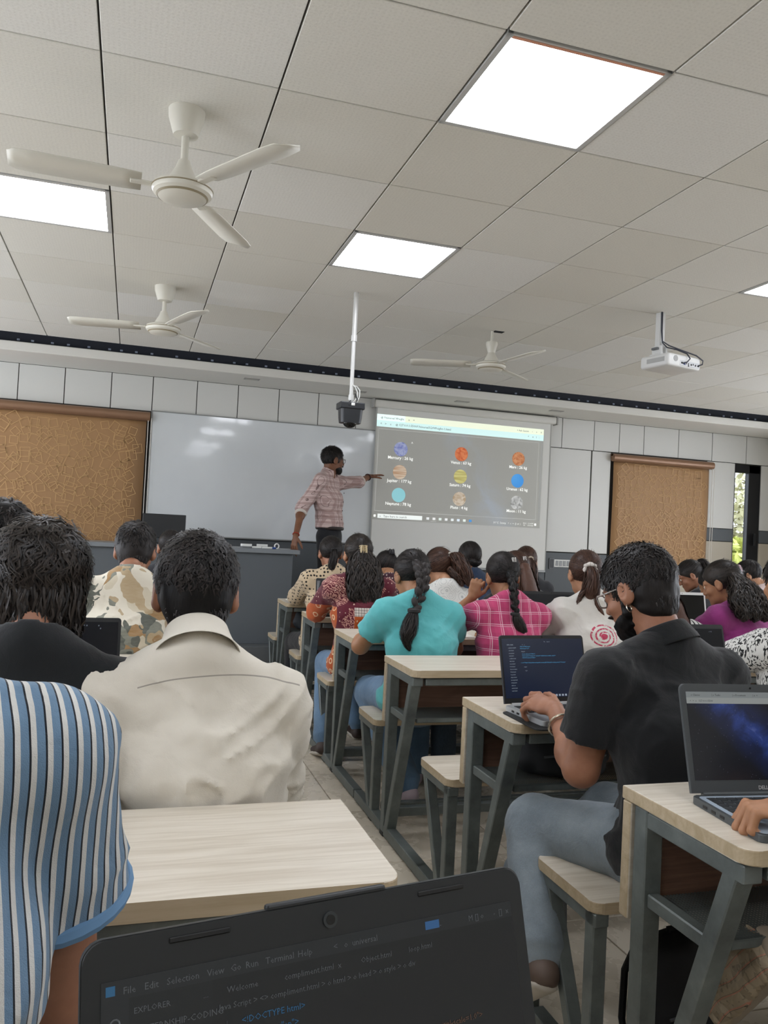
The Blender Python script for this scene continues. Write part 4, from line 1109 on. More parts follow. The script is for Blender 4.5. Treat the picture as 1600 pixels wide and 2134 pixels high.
        for k, (hp, kn, an, toe) in lg.items():
            td = Rt@np.array([0, 1., 0]) if toe is None else unit(np.array(toe, float)-an)
            up_ = unit(kn-an); up_ = unit(up_-td*np.dot(up_, td)); sd = np.cross(td, up_)
            zz = legs[k].get('size', 1.0); fp = lambda x, y, z: an+sd*x*zz+td*y*zz+up_*(z if zz == 1 else z*1.1)
            f = Field(an-.24, an+.24, .009 if near else .012)
            f.add(capsule(fp(0, 0, .0), fp(0, -.015, -.06), .042, .042), .02).add(ellcap(fp(0, -.02, -.06), fp(0, .13, -.068), .036*zz, .034*zz, .044*zz, .026*zz, sd), .02)
            f.keep(fp(0, 0, -.093), -up_, .004)
            V, Q = f.mesh(); sh = child('shoe', V, Q, mat('shoe_'+shoes, shoes, .6), False)
            f = Field(an-.24, an+.24, .009 if near else .012)
            f.add(ellcap(fp(0, -.025, -.088), fp(0, .135, -.088), .040*zz, .014*zz, .048*zz, .014*zz, sd), .01)
            if zz > 1: f.warp(lambda P: .004*(vnoise(P*55)-.5)+.003*(vnoise(P*120)-.5))
            V, Q = f.mesh(); add_obj('sole', np_mesh('sole', V-np.array(root_loc), Q), legs[k].get('solem') or mat('sole_pale', '#b9b2a6', .7), sh)
    P = dict(g=g, Rh=Rh, hs=hs, nb=nb, S=S, E=E_, W=W_, pel=pel, Rt=Rt, body=body, root=np.array(root_loc), child=child, rng=rng, hh=hh, fw=fw, side=side, near=near, skin=SKIN[skin])
    if hair: hair(P)
    return P

# ------------------------------------------------------------------ hair styles
def hair_short(color='black', n=1800, vol=1.0, ang=.34, lift=.07, wave=.05, nape=-.085, front=.065, w=.0024, whorl=(.15, -.6, .8), sweep=(0, 0, 0), mess=.004, m=6, nape_locks=0, low=False):
    def go(P):
        g, Rh, hs, rng = P['g'], P['Rh'], P['hs'], P['rng']
        parts = [cap_field(g, Rh, hs, P['hh'], vol, nape, front, mess, low).mesh()]
        q = scalp_pts(n, rng, front, nape); k = len(q)
        d = q-unit(whorl)+np.array(sweep)+rng.normal(size=(k, 3))*.25
        parts.append(strands_sphere(g, hs, q, d, ang*(.6+.8*rng.rand(k)), m, lift*(.2+1.2*rng.rand(k)), vol, wave, rng, w))
        if low:
            nl = n//5; a = (rng.rand(nl)-.5)*2.6; z0 = -.015-.065*rng.rand(nl); t_ = np.linspace(0, 1, 5); z = z0[:, None]-.024*t_*(.5+rng.rand(nl, 1))
            rr = np.sqrt(np.clip(1-((z+.040)/.066)**2, .15, 1)); L_ = np.stack([.0625*vol*np.sin(a)[:, None]*rr+.004*t_*rng.normal(size=(nl, 1)), -.040-.0555*vol*np.cos(a)[:, None]*rr-.004*t_, z], -1)
            W_ = np.einsum('nmk,jk->nmj', L_*hs, g.R)+g.c; parts.append(ribbons(W_, w*hs, np.asarray(g(0, -.03, -.04))))
        for i in range(nape_locks):
            x = .075*(2*i/(nape_locks-1)-1); yb = -.092*math.sqrt(max(.1, 1-(x/.095)**2))
            pw = np.array([g(x, yb, .0), g(x*1.05, yb-.008, -.05), g(x*1.06, yb-.004+.006*(i % 2), -.095), g(x*1.08+.01*(-1)**i, yb-.008, -.125)]); parts.append(lock(pw, [.018*hs, .022*hs, .018*hs, .005], 90, 9, wave=.005, w=.002, side=P['side']))
        V, Q = join_vq(parts); P['child']('hair', V, Q, HAIR[color], False)
    return go
def hair_tied(color='black', tie=(0, -.112, .03), n=900, vol=1.0, nape=-.075, front=.06, locks=(), tie_col=None, tie_r=.024, w=.0022, extra=None, loose=True, mess=.002):
    """hair combed back to a tie point (head coordinates); locks: dicts(path in head or 'W' world, rad, n, wave...)"""
    def go(P):
        g, Rh, hs, rng = P['g'], P['Rh'], P['hs'], P['rng']
        parts = [cap_field(g, Rh, hs, P['hh'], vol, nape, front, mess).mesh()]
        q = scalp_pts(int(n*1.7), rng, front, nape); k = len(q); tq = unit((np.array(tie)-HC0)/HR0)
        ang = np.arccos(np.clip(q@tq, -1, 1)); d = np.tile(tq, (k, 1))+rng.normal(size=(k, 3))*.04
        parts.append(strands_sphere(g, hs, q, d, ang*.97, 9, .012+.03*rng.rand(k), vol, .03, rng, w))
        kf = max(20, k//25); qf = q[:kf]; parts.append(strands_sphere(g, hs, qf, d[:kf]+rng.normal(size=(kf, 3))*.35, ang[:kf]*.8, 9, .08+.12*rng.rand(kf), vol, .10, rng, .0010))
        for L in locks:
            L = dict(L); path = L.pop('path'); world = L.pop('world', False); core = L.pop('core', .7)
            pw = np.array(path, float) if world else np.array([g(*p) for p in path])
            rad = [r*hs for r in L['rad']]; L['rad'] = rad
            pm = smooth_path(pw, 3*len(pw)); rm = np.interp(np.linspace(0, 1, len(pm)), np.linspace(0, 1, len(rad)), rad)*core
            f = Field(pm.min(0)-.09, pm.max(0)+.09, max(P['hh'], .007))
            for a, b_, r0, r1 in zip(pm, pm[1:], rm, rm[1:]): f.add(capsule(a, b_, max(r0, .004), max(r1, .003)), .012)
            f.warp(lambda X: -.006*(vnoise(X*np.array([60, 60, 14], np.float32))-.5))
            parts.append(f.mesh()); L.setdefault('side', P['side']); L.setdefault('w', .0022)
            parts.append(lock(pw, **L))
        V, Q = join_vq(parts); ob = P['child']('hair', V, Q, HAIR[color], False)
        if tie_col:
            c = g(*tie)-P['root']; ax = unit(Rh@(np.array(tie)-HC0)); X = unit(np.cross(ax, [0, 0, 1.])); Y = np.cross(ax, X)
            pts = [Vector(c+ax*.004+(X*math.cos(a)+Y*math.sin(a))*tie_r*(1+.10*math.sin(7*a))+ax*.005*math.sin(5*a)) for a in np.linspace(0, 2*math.pi, 40, endpoint=False)]
            B().tube(pts, [tie_r*.42*(1+.15*math.sin(9*a)) for a in np.linspace(0, 2*math.pi, 40, endpoint=False)], 8, True).obj('hair_tie', mat('tie_'+tie_col, tie_col, .7), P['body'], smooth=True)
        if extra: extra(P)
    return go
def braid(start, end, n=9, r=.024, tail=None, tail_r=.03, bulge=None, wsp=1.0, tilt=(1, 0, 0)):
    """three-strand plait as paired tilted lobes; returns function adding a 'plait' child"""
    def go(P):
        g = P['g']; W = lambda p: np.array(p[1], float) if p[0] == 'W' else g(*p)
        a, b_ = W(start), W(end); mid = (a+b_)/2+(np.array(bulge) if bulge else 0)
        C = smooth_path([a, mid, b_], n*2+1); parts = []
        S = P['side']; f = Field(C.min(0)-.06, C.max(0)+.06, .005)
        for i in range(n*2):
            p = C[i]; t = unit(C[min(i+1, 2*n)]-C[max(i-1, 0)]); s = 1 if i % 2 else -1; rr = r*(1-.35*i/(2*n)); X = unit(S-t*np.dot(S, t)); Yv = np.cross(t, X)
            ax = unit(t*.8-X*s*.62); bx = unit(np.cross(Yv, ax)); R = np.stack([bx, ax, Yv], 1)
            f.add(ellipsoid(p+X*s*rr*.50-P['fw']*.004, (rr*.62, rr*1.05, rr*.80), R), .003)
        f.warp(lambda X: -.0022*(vnoise(X*np.array([90, 90, 40], np.float32))-.5))
        parts.append(f.mesh())
        parts.append(lock(C, [r*.9, r*.9, r*.7], 60, 16, wave=.006, freq=5, w=.0012, side=S))
        V, Q = join_vq(parts); P['child']('plait', V, Q, HAIR['black'], False)
        B().tube([Vector(C[-1]-P['root']+np.array([math.cos(q), math.sin(q), 0])*r*.62) for q in np.linspace(0, 6.28, 14, endpoint=False)], r*.35, 6, True).obj('hair_band', mat('band_black', '#141414', .7), P['body'], smooth=True)
        if tail:
            tp = np.array([C[-1]]+[W(t) for t in tail]); rad = [r*.55, tail_r, tail_r*1.05, tail_r*.5, .004][:max(3, len(tp)+1)]
            pm = smooth_path(tp, 12); rm = np.interp(np.linspace(0, 1, 12), np.linspace(0, 1, len(rad)), rad)*.8
            f = Field(pm.min(0)-.06, pm.max(0)+.06, .006)
            for p, q, r0, r1 in zip(pm, pm[1:], rm, rm[1:]): f.add(capsule(p, q, r0, r1), .01)
            V, Q = join_vq([f.mesh(), lock(tp, rad, 260, 14, wave=.006, freq=1.5, w=.0016, side=S)]); P['child']('braid_tail', V, Q, HAIR['black'], False)
    return go
def collar(P, m, r=.066, hgt=.036, fold=True, tilt=8, gap=50, ry=None, dz=.0, name='collar', open_=0.0):
    """shirt collar turned around the neck, open towards the front"""
    nb = P['nb']+np.array([0, 0, .012+dz])+P['fw']*.010; b = bmesh.new(); rings = []
    ax = unit(P['g'](0, -.022, -.055)-P['nb']); X = unit(P['side']-ax*np.dot(P['side'], ax)); Y = np.cross(ax, X)
    prof = [(r*1.16, -.012), (r*1.05, hgt*.55), (r*1.0, hgt), (r*1.045, hgt+.004), (r*1.15, hgt*.55), (r*1.26, hgt*.02), (r*1.36, -.022)] if fold else [(r*1.18, -.018), (r*1.04, hgt*.5), (r, hgt), (r*1.05, hgt+.002), (r*1.10, hgt*.4), (r*1.24, -.018), (r*1.42, -.040)]
    n = 40; g0 = math.radians(gap)/2
    for k in range(n+1):
        a = math.pi/2+g0+(2*math.pi-2*g0)*k/n
        ring = []
        for rr, z in prof:
            d = (1+.5*open_*max(0, math.sin(a)))
            p = nb+X*rr*math.cos(a)*d+Y*(ry or .95)*rr*math.sin(a)*d+ax*(z-.02*max(0, math.sin(a)))
            ring.append(b.verts.new(Vector(p-P['root'])))
        rings.append(ring)
    for r0, r1 in zip(rings, rings[1:]):
        for j in range(len(prof)-1): b.faces.new((r0[j], r1[j], r1[j+1], r0[j+1]))
    bmesh.ops.recalc_face_normals(b, faces=b.faces)
    me = bpy.data.meshes.new(name); b.to_mesh(me); b.free(); me.polygons.foreach_set('use_smooth', [True]*len(me.polygons))
    co = np.array([v.co for v in me.vertices])+P['root']; at = me.attributes.new('bp', 'FLOAT_VECTOR', 'POINT'); at.data.foreach_set('vector', ((co-P['pel'])@P['Rt']).astype(np.float32).ravel())
    o = add_obj(name, me, m, P['body']); md = o.modifiers.new('t', 'SOLIDIFY'); md.thickness = .003
    sd = o.modifiers.new('s', 'SUBSURF'); sd.levels = 1; sd.render_levels = 1
    return o
def beard(P, color='black', n=700, full=True):
    g, Rh, hs, rng = P['g'], P['Rh'], P['hs'], P['rng']; E = lambda c, r: ellipsoid(g(*c), np.array(r)*hs, Rh)
    f = Field(g(0, 0, 0)-.14, g(0, 0, 0)+.14, P['hh'])
    f.add(E((0, .018, -.033), (.0655, .0745, .077)), .02).add(E((0, .051, -.078), (.050, .046, .046)), .03).add(E((0, .079, -.100), (.025, .022, .024)), .02)
    f.keep(g(0, .03, -.050), Rh@np.array([0, .35, 1.]), .004)                       # upper edge runs from mouth corner to sideburn
    f.keep(g(0, -.008, 0), Rh@np.array([0, -1., -.25]), .004)
    if not full: f.keep(g(0, .02, -.078), Rh@np.array([0, -.5, 1.]), .004)
    f.cut(E((0, .112, -.062), (.026, .03, .013)), .004)
    f.add(E((-.016, .098, -.047), (.018, .008, .0055)), .004).add(E((.016, .098, -.047), (.018, .008, .0055)), .004)
    for s in (-1, 1) if full else (): f.add(capsule(g(s*.0665, .016, .02), g(s*.063, .022, -.06), .004*hs, .010*hs), .008)
    f.warp(lambda P_: -.005*(vnoise(P_*130)-.5)-.002*(vnoise(P_*60)-.3))
    V, Q = f.mesh(); P['child']('beard', V, Q, HAIR[color], False)
def brows(P):
    for s in (-1, 1):
        B().tube([Vector(P['g'](s*.014, .094, .020)-P['root']), Vector(P['g'](s*.032, .090, .025)-P['root']), Vector(P['g'](s*.05, .078, .018)-P['root'])], [.0035, .004, .0015], 6).obj('eyebrow', HAIR['black'], P['body'], smooth=True)
def glasses(P, m, lens=True):
    g = P['g']; r = P['root']; v = lambda *p: Vector(g(*p)-r); b = B()
    for s in (-1, 1):
        pts = [v(s*.032+.022*math.copysign(abs(math.cos(a))**.6, math.cos(a)), .106-.004*abs(s*.032+.022*math.cos(a))/.05, .002+.018*math.copysign(abs(math.sin(a))**.6, math.sin(a))) for a in np.linspace(0, 2*math.pi, 20, endpoint=False)]
        b.tube(pts, .0022, 6, True)
        b.tube([v(s*.056, .102, .010), v(s*.074, .085, .011), v(s*.081, .02, .010), v(s*.082, -.012, .006), v(s*.080, -.028, -.012)], .0022, 6)
    b.tube([v(-.011, .107, .006), v(0, .110, .009), v(.011, .107, .006)], .002, 6)
    o = b.obj('glasses', m, P['body'], smooth=True)
    t = MATS.get('lens_glass')
    if t is None:
        k = NT('lens_glass'); k.set(Base_Color=(1, 1, 1, 1), Roughness=.02, Transmission_Weight=1.0, IOR=1.05); t = MATS['lens_glass'] = k.m
    for s in (-1, 1):
        bm = bmesh.new(); vs = [bm.verts.new(v(s*.032+.021*math.copysign(abs(math.cos(a))**.6, math.cos(a)), .1055-.004*abs(s*.032+.022*math.cos(a))/.05, .002+.017*math.copysign(abs(math.sin(a))**.6, math.sin(a)))) for a in np.linspace(0, 2*math.pi, 20, endpoint=False)]
        bm.faces.new(vs); me = bpy.data.meshes.new('lens'); bm.to_mesh(me); bm.free(); add_obj('lens', me, t, o)
def ring_on(P, name, p, axis, r, rr, m, oval=1.0, n=28):
    ax = unit(axis); X = unit(np.cross(ax, [0, 0, 1.] if abs(ax[2]) < .9 else [1., 0, 0])); Y = np.cross(ax, X); p = np.asarray(p)-P['root']
    return B().tube([Vector(p+X*r*math.cos(a)+Y*r*oval*math.sin(a)) for a in np.linspace(0, 2*math.pi, n, endpoint=False)], rr, 8, True).obj(name, m, P['body'], smooth=True)
# ------------------------------------------------------------------ clothing patterns (bp = metres in the wearer's own frame, z from the hips)
def p_stripes(t, a):
    x = t.sep(a)[0]; per = .0148
    c = t.mix(t.stripe(x, per, .0052), srgb('#647f97'), srgb('#c6c5c0'))
    return t.mix(t.stripe(x, per, .0019, .0019), c, srgb('#14171e'))
def p_camo(t, a):
    n = t.noise(a, 5, 3, .5); v = t.node('ShaderNodeVectorMath', {'operation': 'ADD'}); t.put(v.inputs[0], a); t.put(v.inputs[1], t.comb(t.math('MULTIPLY', n, .22), t.math('MULTIPLY', n, -.16), n))
    r = t.sep(t.voronoi(v.outputs[0], 13, out='Color'))[0]
    c = t.ramp(r, [(0, srgb('#d3ccbb')), (.36, srgb('#c3b9a2')), (.44, srgb('#6d7064')), (.62, srgb('#94703f')), (.74, srgb('#3f463f')), (.88, srgb('#a8926f'))], 'CONSTANT')
    w = t.noise(t.mapping(a, (30, 30, 120)), 1.0, 2)
    return t.mix(t.math('MULTIPLY', w, .2), c, srgb('#e0dccf'))
def p_plaid_pink(t, a):
    p = t.sep(a); c = srgb('#b8416b')
    b = t.math('ADD', t.stripe(p[0], .055, .020), t.stripe(p[2], .06, .022)); c = t.mix(t.math('MULTIPLY', b, .22), c, srgb('#8f2b52'))
    l = t.math('MAXIMUM', t.math('MAXIMUM', t.stripe(p[0], .055, .0028), t.stripe(p[0], .055, .0018, .008)), t.math('MAXIMUM', t.stripe(p[2], .06, .0026), t.stripe(p[2], .06, .0018, .008)))
    return t.mix(t.math('MULTIPLY', l, .75), c, srgb('#e6c9d2'))
def p_plaid_teacher(t, a):
    p = t.sep(a); x = t.math('ADD', p[0], t.math('MULTIPLY', p[1], .6)); c = srgb('#c9b3ae')
    c = t.mix(t.math('MULTIPLY', t.stripe(x, .052, .022), .5), c, srgb('#8d6f6a')); c = t.mix(t.math('MULTIPLY', t.stripe(p[2], .056, .024), .5), c, srgb('#8d6f6a'))
    l = t.math('MAXIMUM', t.stripe(x, .052, .002, .01), t.stripe(p[2], .056, .0022, .012))
    return t.mix(t.math('MULTIPLY', l, .8), c, srgb('#5c4644'))
def p_dots(base, dot, sc=42, r=.34):
    def f(t, a): return t.mix(t.math('LESS_THAN', t.voronoi(a, sc, rand=.35), r), srgb(base), srgb(dot))
    return f
def p_kurta(t, a):
    p = t.sep(a); c = srgb('#561424')
    c = t.mix(t.math('MULTIPLY', t.math('LESS_THAN', t.voronoi(a, 40, rand=.15), .20), .85), c, srgb('#cfae9f'))
    leaf = t.math('GREATER_THAN', t.noise(a, 7.5, 1), .55)
    wv = t.node('ShaderNodeTexWave', {'wave_type': 'BANDS', 'bands_direction': 'DIAGONAL'}, Vector=a, Scale=34.0, Distortion=9.0, Detail=1.0, Detail_Scale=1.5).outputs['Fac']
    c = t.mix(t.math('MULTIPLY', leaf, t.math('GREATER_THAN', wv, .58)), c, srgb('#b58478'))
    org = t.mix(t.math('MULTIPLY', t.math('LESS_THAN', t.math('ABSOLUTE', t.math('SUBTRACT', t.voronoi(a, 16, rand=.3), .3)), .05), .9), srgb('#a64d1d'), srgb('#d3b38d'))
    grid = t.math('MAXIMUM', t.stripe(p[0], .016, .002), t.stripe(p[2], .016, .002)); wg = t.mix(grid, srgb('#c9c2ba'), srgb('#33201e'))
    mid = t.math('LESS_THAN', t.math('ABSOLUTE', t.math('SUBTRACT', p[0], .03)), .10)
    c = t.mix(t.math('MULTIPLY', mid, t.math('LESS_THAN', p[2], .335)), c, wg)
    c = t.mix(t.math('MULTIPLY', mid, t.math('LESS_THAN', p[2], .285)), c, org)
    low = t.math('LESS_THAN', p[2], .10); c = t.mix(low, c, t.mix(t.math('GREATER_THAN', t.noise(a, 7, 1), .54), org, wg))
    sl = t.math('MULTIPLY', t.math('LESS_THAN', p[0], -.16), t.math('LESS_THAN', p[2], .33)); return t.mix(sl, c, org)
def p_floral(t, a):
    v = t.voronoi(a, 15); w = t.math('FRACT', t.math('MULTIPLY', v, 6.0)); r = t.voronoi(a, 15, 'DISTANCE_TO_EDGE')
    return t.mix(t.math('MULTIPLY', t.math('MULTIPLY', t.math('LESS_THAN', w, .16), t.math('GREATER_THAN', r, .05)), .7), srgb('#cfcfca'), srgb('#8c908f'))
def p_bwprint(t, a):
    n = t.voronoi(a, 34, metric='MANHATTAN'); s = t.noise(t.mapping(a, (60, 60, 20)), 1.0, 2, .5, 2.0)
    return t.mix(t.math('GREATER_THAN', s, .54), srgb('#c9c8c3'), srgb('#191a1b'))
def p_wstripe(t, a): return t.mix(t.stripe(t.sep(a)[0], .03, .01), srgb('#c8c8c4'), srgb('#1b1c1e'))
def p_wtee(t, a):
    """white tee with a red spiral printed on the back"""
    p = t.sep(a); x = t.math('SUBTRACT', p[0], .04); z = t.math('MULTIPLY', t.math('SUBTRACT', p[2], .315), 1.45)
    r = t.math('SQRT', t.math('ADD', t.math('MULTIPLY', x, x), t.math('MULTIPLY', z, z))); th = t.math('ARCTAN2', z, x)
    n = t.noise(a, 90, 3, .7)
    ph = t.math('FRACT', t.math('ADD', t.math('DIVIDE', th, 6.2832), t.math('MULTIPLY', r, 42.0)))
    arm = t.math('MULTIPLY', t.math('LESS_THAN', t.math('ABSOLUTE', t.math('SUBTRACT', ph, .5)), .2), t.math('GREATER_THAN', n, .44))
    ins = t.math('MULTIPLY', t.math('LESS_THAN', r, .085), t.math('LESS_THAN', p[1], .02)); core = t.math('MULTIPLY', t.math('LESS_THAN', r, .02), t.math('LESS_THAN', p[1], .02))
    return t.mix(t.math('MULTIPLY', ins, t.math('MAXIMUM', arm, core)), srgb('#cdcac3'), srgb('#b33a56'))
def p_cream(t, a):
    p = t.sep(a); n = t.noise(a, 6, 4, .6); c = t.mix(n, srgb('#c6c0b2'), srgb('#d9d3c6'))
    z = t.math('ADD', p[2], t.math('MULTIPLY', t.math('MULTIPLY', p[0], p[0]), .9))
    seam = t.math('MULTIPLY', t.math('LESS_THAN', t.math('ABSOLUTE', t.math('SUBTRACT', z, .455)), .0014), t.math('LESS_THAN', t.math('ABSOLUTE', p[0]), .17))
    return t.mix(t.math('MULTIPLY', seam, .7), c, srgb('#77716a'))
C_CREAM = m_cloth('cream_cotton', p_cream); C_BLACK = m_cloth('black_cotton', col='#14171a'); C_POLO = m_cloth('black_polo', col='#0f1113'); C_STRIPE = m_cloth('striped_knit', p_stripes, weave=900, bump=.25)
C_CAMO = m_cloth('camo_cotton', p_camo); C_TEAL = m_cloth('teal_jersey', col='#5bb2b4'); C_PINK = m_cloth('pink_plaid', p_plaid_pink); C_WTEE = m_cloth('white_tee_print', p_wtee)
C_KURTA = m_cloth('maroon_kurta', p_kurta); C_DOTS = m_cloth('dotted_blouse', p_dots('#bda98c', '#17130f')); C_FLORAL = m_cloth('floral_blouse', p_floral); C_NAVY = m_cloth('navy_top', p_dots('#24344c', '#18222f', 110, .3))
C_PURPLE = m_cloth('magenta_jersey', col='#8b3273'); C_BW = m_cloth('black_white_print', p_bwprint); C_WS = m_cloth('white_black_stripe', p_wstripe); C_PALE = m_cloth('pale_pink_top', col='#cdb9b6'); C_DARK = m_cloth('dark_top', col='#2a2b2f')
C_FLOWERDARK = m_cloth('maroon_dotted_top', p_dots('#3a1a26', '#b5a49b', 55, .3)); C_TEACH = m_cloth('teacher_plaid', p_plaid_teacher); C_CUFF = m_cloth('shirt_inside', col='#cfc6bd')

# ------------------------------------------------------------------ men in the near rows
P = person('man in a cream cotton shirt seen from behind, short black hair', (.335, -.345, 1.172), (.385, -.43, .56), (0, 12, 0), 0, sw=.182, hs=1.06, shdrop=.10, build=1.06, skin='brown', shirt=C_CREAM, long_sleeve=.35,
           elbowL=(-.025, .10, -.265), wristL=(.03, .33, None), elbowR=(.025, .10, -.265), wristR=(-.03, .33, None), trousers=DARKP, near=True, fold=.009, hunch=.05,
           hair=hair_short('black', 3200, 1.03, .30, .07, .05, nape=-.100, w=.0018, m=7, low=True))
collar(P, C_CREAM, .066, .034, False, gap=40)
V = []
P2 = person('man with wavy collar-length hair in a plain black T-shirt', (.0, -.33, 1.178), (-.06, -.43, .56), (0, 18, 0), 0, sw=.185, hs=1.04, shdrop=.098, build=1.05, skin='brown', shirt=C_BLACK, elbowR=(.0, .2, None), trousers=JEANS_D, near=True, fold=.007, hunch=.05,
           hair=hair_short('soft', 4200, 1.10, .80, .16, .13, nape=-.125, front=.05, w=.0020, m=10, mess=.010, nape_locks=11))
P = person('person in a blue, white and black vertically striped knit shirt', (-.19, -1.22, 1.275), (-.11, -1.36, .56), (10, 15, 0), 18, sw=.195, build=1.12, skin='brown', shirt=C_STRIPE, sleeve_t=.56,
           elbowR=(.045, .07, -.30), wristR=('abs', (.02, -1.0, .815)), elbowL=(-.04, .12, -.26), trousers=JEANS_D, near=True, fold=.007, hunch=.05, nbo=(-.074, -1.385, 1.168), loose=1.3,
           hair=hair_short('black', 900, 1.03))
sl_e = P['S']['R']+(P['E']['R']-P['S']['R'])*.555
ring_on(P, 'sleeve_band', sl_e, P['E']['R']-P['S']['R'], .079, .010, mat('band_blue', '#6489ad', .8), 1.0)
P = person('bearded man in a black polo shirt with glasses, typing on the silver laptop', (1.548, -.29, 1.205), (1.60, -.43, .56), (24, 24, 0), 6, nbo=(1.588, -.372, 1.074), sw=.195, hs=1.0, build=1.16, skin='brown', shirt=C_POLO, sleeve_t=.68,
           elbowL=('abs', (1.352, -.35, .735)), wristL=('abs', (1.402, -.115, .838)), handL=dict(X=(-.35, .80, .12), Z=(-.42, -.35, .85), curl=((25, 40, 30), (30, 45, 30), (38, 50, 35), (45, 50, 35)), h=.0038),
           trousers=JEANS_GREY, legs={'L': dict(knee=(1.36, -.10, .50), ankle=(1.275, -.31, .25), toe=(1.26, -.14, .12)), 'R': dict(knee=(1.66, -.03, .50), ankle=(1.60, .42, .12), toe=(1.60, .60, .12))}, shoes='#5a4a40', near=True, fold=.006, hunch=.06, hem=-.07,
           hair=hair_short('black', 3600, 1.02, .24, .07, .05, nape=-.098, front=.075, w=.0018, whorl=(.1, -.5, .85), m=6, mess=.006, low=True))
collar(P, C_POLO, .069, .036, True, gap=46, dz=-.010); beard(P); brows(P)
t = NT('clear_frame'); t.color(srgb('#a9a29c')); t.set(Roughness=.15, Transmission_Weight=.35); glasses(P, t.m)
ring_on(P, 'earring', P['g'](-.083, -.004, -.050), P['g'](0, 1, 0)-P['g'](0, 0, 0), .011, .0016, mat('silver', '#c9bfae', .25, .9))
ring_on(P, 'bangle', P['W']['L']+(P['E']['L']-P['W']['L'])*.30, P['E']['L']-P['W']['L'], .038, .0042, mat('silver', '#c9bfae', .25, .9))
t = NT('sneaker_sole'); v = t.coord()
e1 = t.voronoi(v, 26, 'DISTANCE_TO_EDGE'); w1 = t.node('ShaderNodeTexWave', {'wave_type': 'RINGS'}, Vector=v, Scale=6.0, Distortion=4.0, Detail=1.0).outputs['Fac']
c = t.mix(t.noise(v, 30, 4), srgb('#8b7d68'), srgb('#a4957d')); c = t.mix(t.mask(w1, .42, .56), c, srgb('#b07a66')); c = t.mix(t.mask(w1, .60, .64), c, srgb('#574b3e')); c = t.mix(t.math('MULTIPLY', t.math('LESS_THAN', t.noise(v, 70, 3), .40), .5), c, srgb('#5f5546'))
t.color(c); t.set(Roughness=.85); t.bump(t.math('ADD', w1, t.math('MULTIPLY', e1, 3.0)), .8, .006); M_SOLE = t.m
P = person('person resting a fist by the grey laptop, tan-soled sneaker showing under the desk', (1.99, -1.17, 1.20), (2.02, -1.34, .56), (10, 22, 0), 8, sw=.19, build=1.05, skin='mid', shirt=C_DARK,
           elbowL=('abs', (1.68, -1.13, .84)), wristL=('abs', (1.445, -.975, .835)), handL=dict(X=(-.85, .40, -.10), Z=(.12, -.10, 1), curl=((60, 70, 40), (62, 75, 40), (66, 78, 40), (70, 80, 40)), tcurl=40, h=.0038),
           trousers=JEANS_D, legs={'L': dict(knee=(1.80, -.98, .44), ankle=(1.80, -.92, .107)), 'R': dict(knee=(1.95, -.97, .55), ankle=(1.53, -.895, .50), toe=(1.53, -.832, .423), size=1.35, solem=M_SOLE)}, near=True, hair=hair_short('black', 600), shoes='#8e8272')
SNK = P

# ------------------------------------------------------------------ the lecturer
TP = person('standing man in pinkish plaid shirt and glasses pointing at the screen', (2.018, 5.45, 2.012), (2.02, 5.45, 1.28), (-78, 4, 0), -128, hs=1.05, sw=.18, build=.98, skin='dark', shirt=C_TEACH, long_sleeve=.15, stand=True, hem=.075, group=None,
           elbowR=('abs', (1.715, 5.34, 1.52)), wristR=('abs', (1.630, 5.14, 1.255)), elbowL=('abs', (2.33, 5.60, 1.825)), wristL=('abs', (2.475, 5.74, 1.900)), nbo=(1.985, 5.455, 1.895),
           handR=dict(X=(-.12, -.10, -1), Z=(-.75, -.55, .15), curl=((20, 15, 10), (16, 12, 8), (18, 12, 8), (22, 16, 10)), spread=2.2), handL=dict(X=(.9, .42, .22), Z=(-.3, -.1, .95), curl=(6, 8, 6), spread=2.4),
           trousers=DARKP, h=.009, hh=.0055, fold=.006, hunch=0.0, hair=hair_short('black', 1500, 1.03, .28, .08, w=.0022, front=.07, mess=.004), shoes='#1c1a19')
collar(TP, C_TEACH, .068, .036, True, gap=60, dz=-.008); beard(TP, 'black', full=False); brows(TP); glasses(TP, mat('frame_dark', '#20191a', .3))
belt_c = TP['pel']+np.array([0, 0, .070])
ring_on(TP, 'belt', belt_c, (0, 0, 1.), .150, .018, mat('belt_leather', '#2b2422', .45), .80, 40).rotation_euler = (0, 0, 0)
for k, c in (('R', '#c9c2bb'), ('L', '#c9c2bb')):
    e, w_ = TP['E'][k], TP['W'][k]; ring_on(TP, 'rolled_cuff', e+(w_-e)*.16, w_-e, .043, .016, C_CUFF)
ring_on(TP, 'wrist_thread', TP['W']['R']+(TP['E']['R']-TP['W']['R'])*.08, TP['E']['R']-TP['W']['R'], .029, .0045, mat('red_thread', '#a3341f', .8))
ring_on(TP, 'wrist_band', TP['W']['L']+(TP['E']['L']-TP['W']['L'])*.12, TP['E']['L']-TP['W']['L'], .030, .007, mat('band_maroon', '#3a1d1a', .6))
for k in range(5):
    z = .16+.085*k; p = TP['pel']+np.array([0, 0, z])+TP['fw']*(.120+.004*k)+TP['side']*(-.0)
    B().cyl((0, 0, 0), tuple(TP['fw']*.004), .006, seg=10).obj('button', mat('button_dark', '#4a3a38', .4), TP['body'], tuple(p-TP['root']))

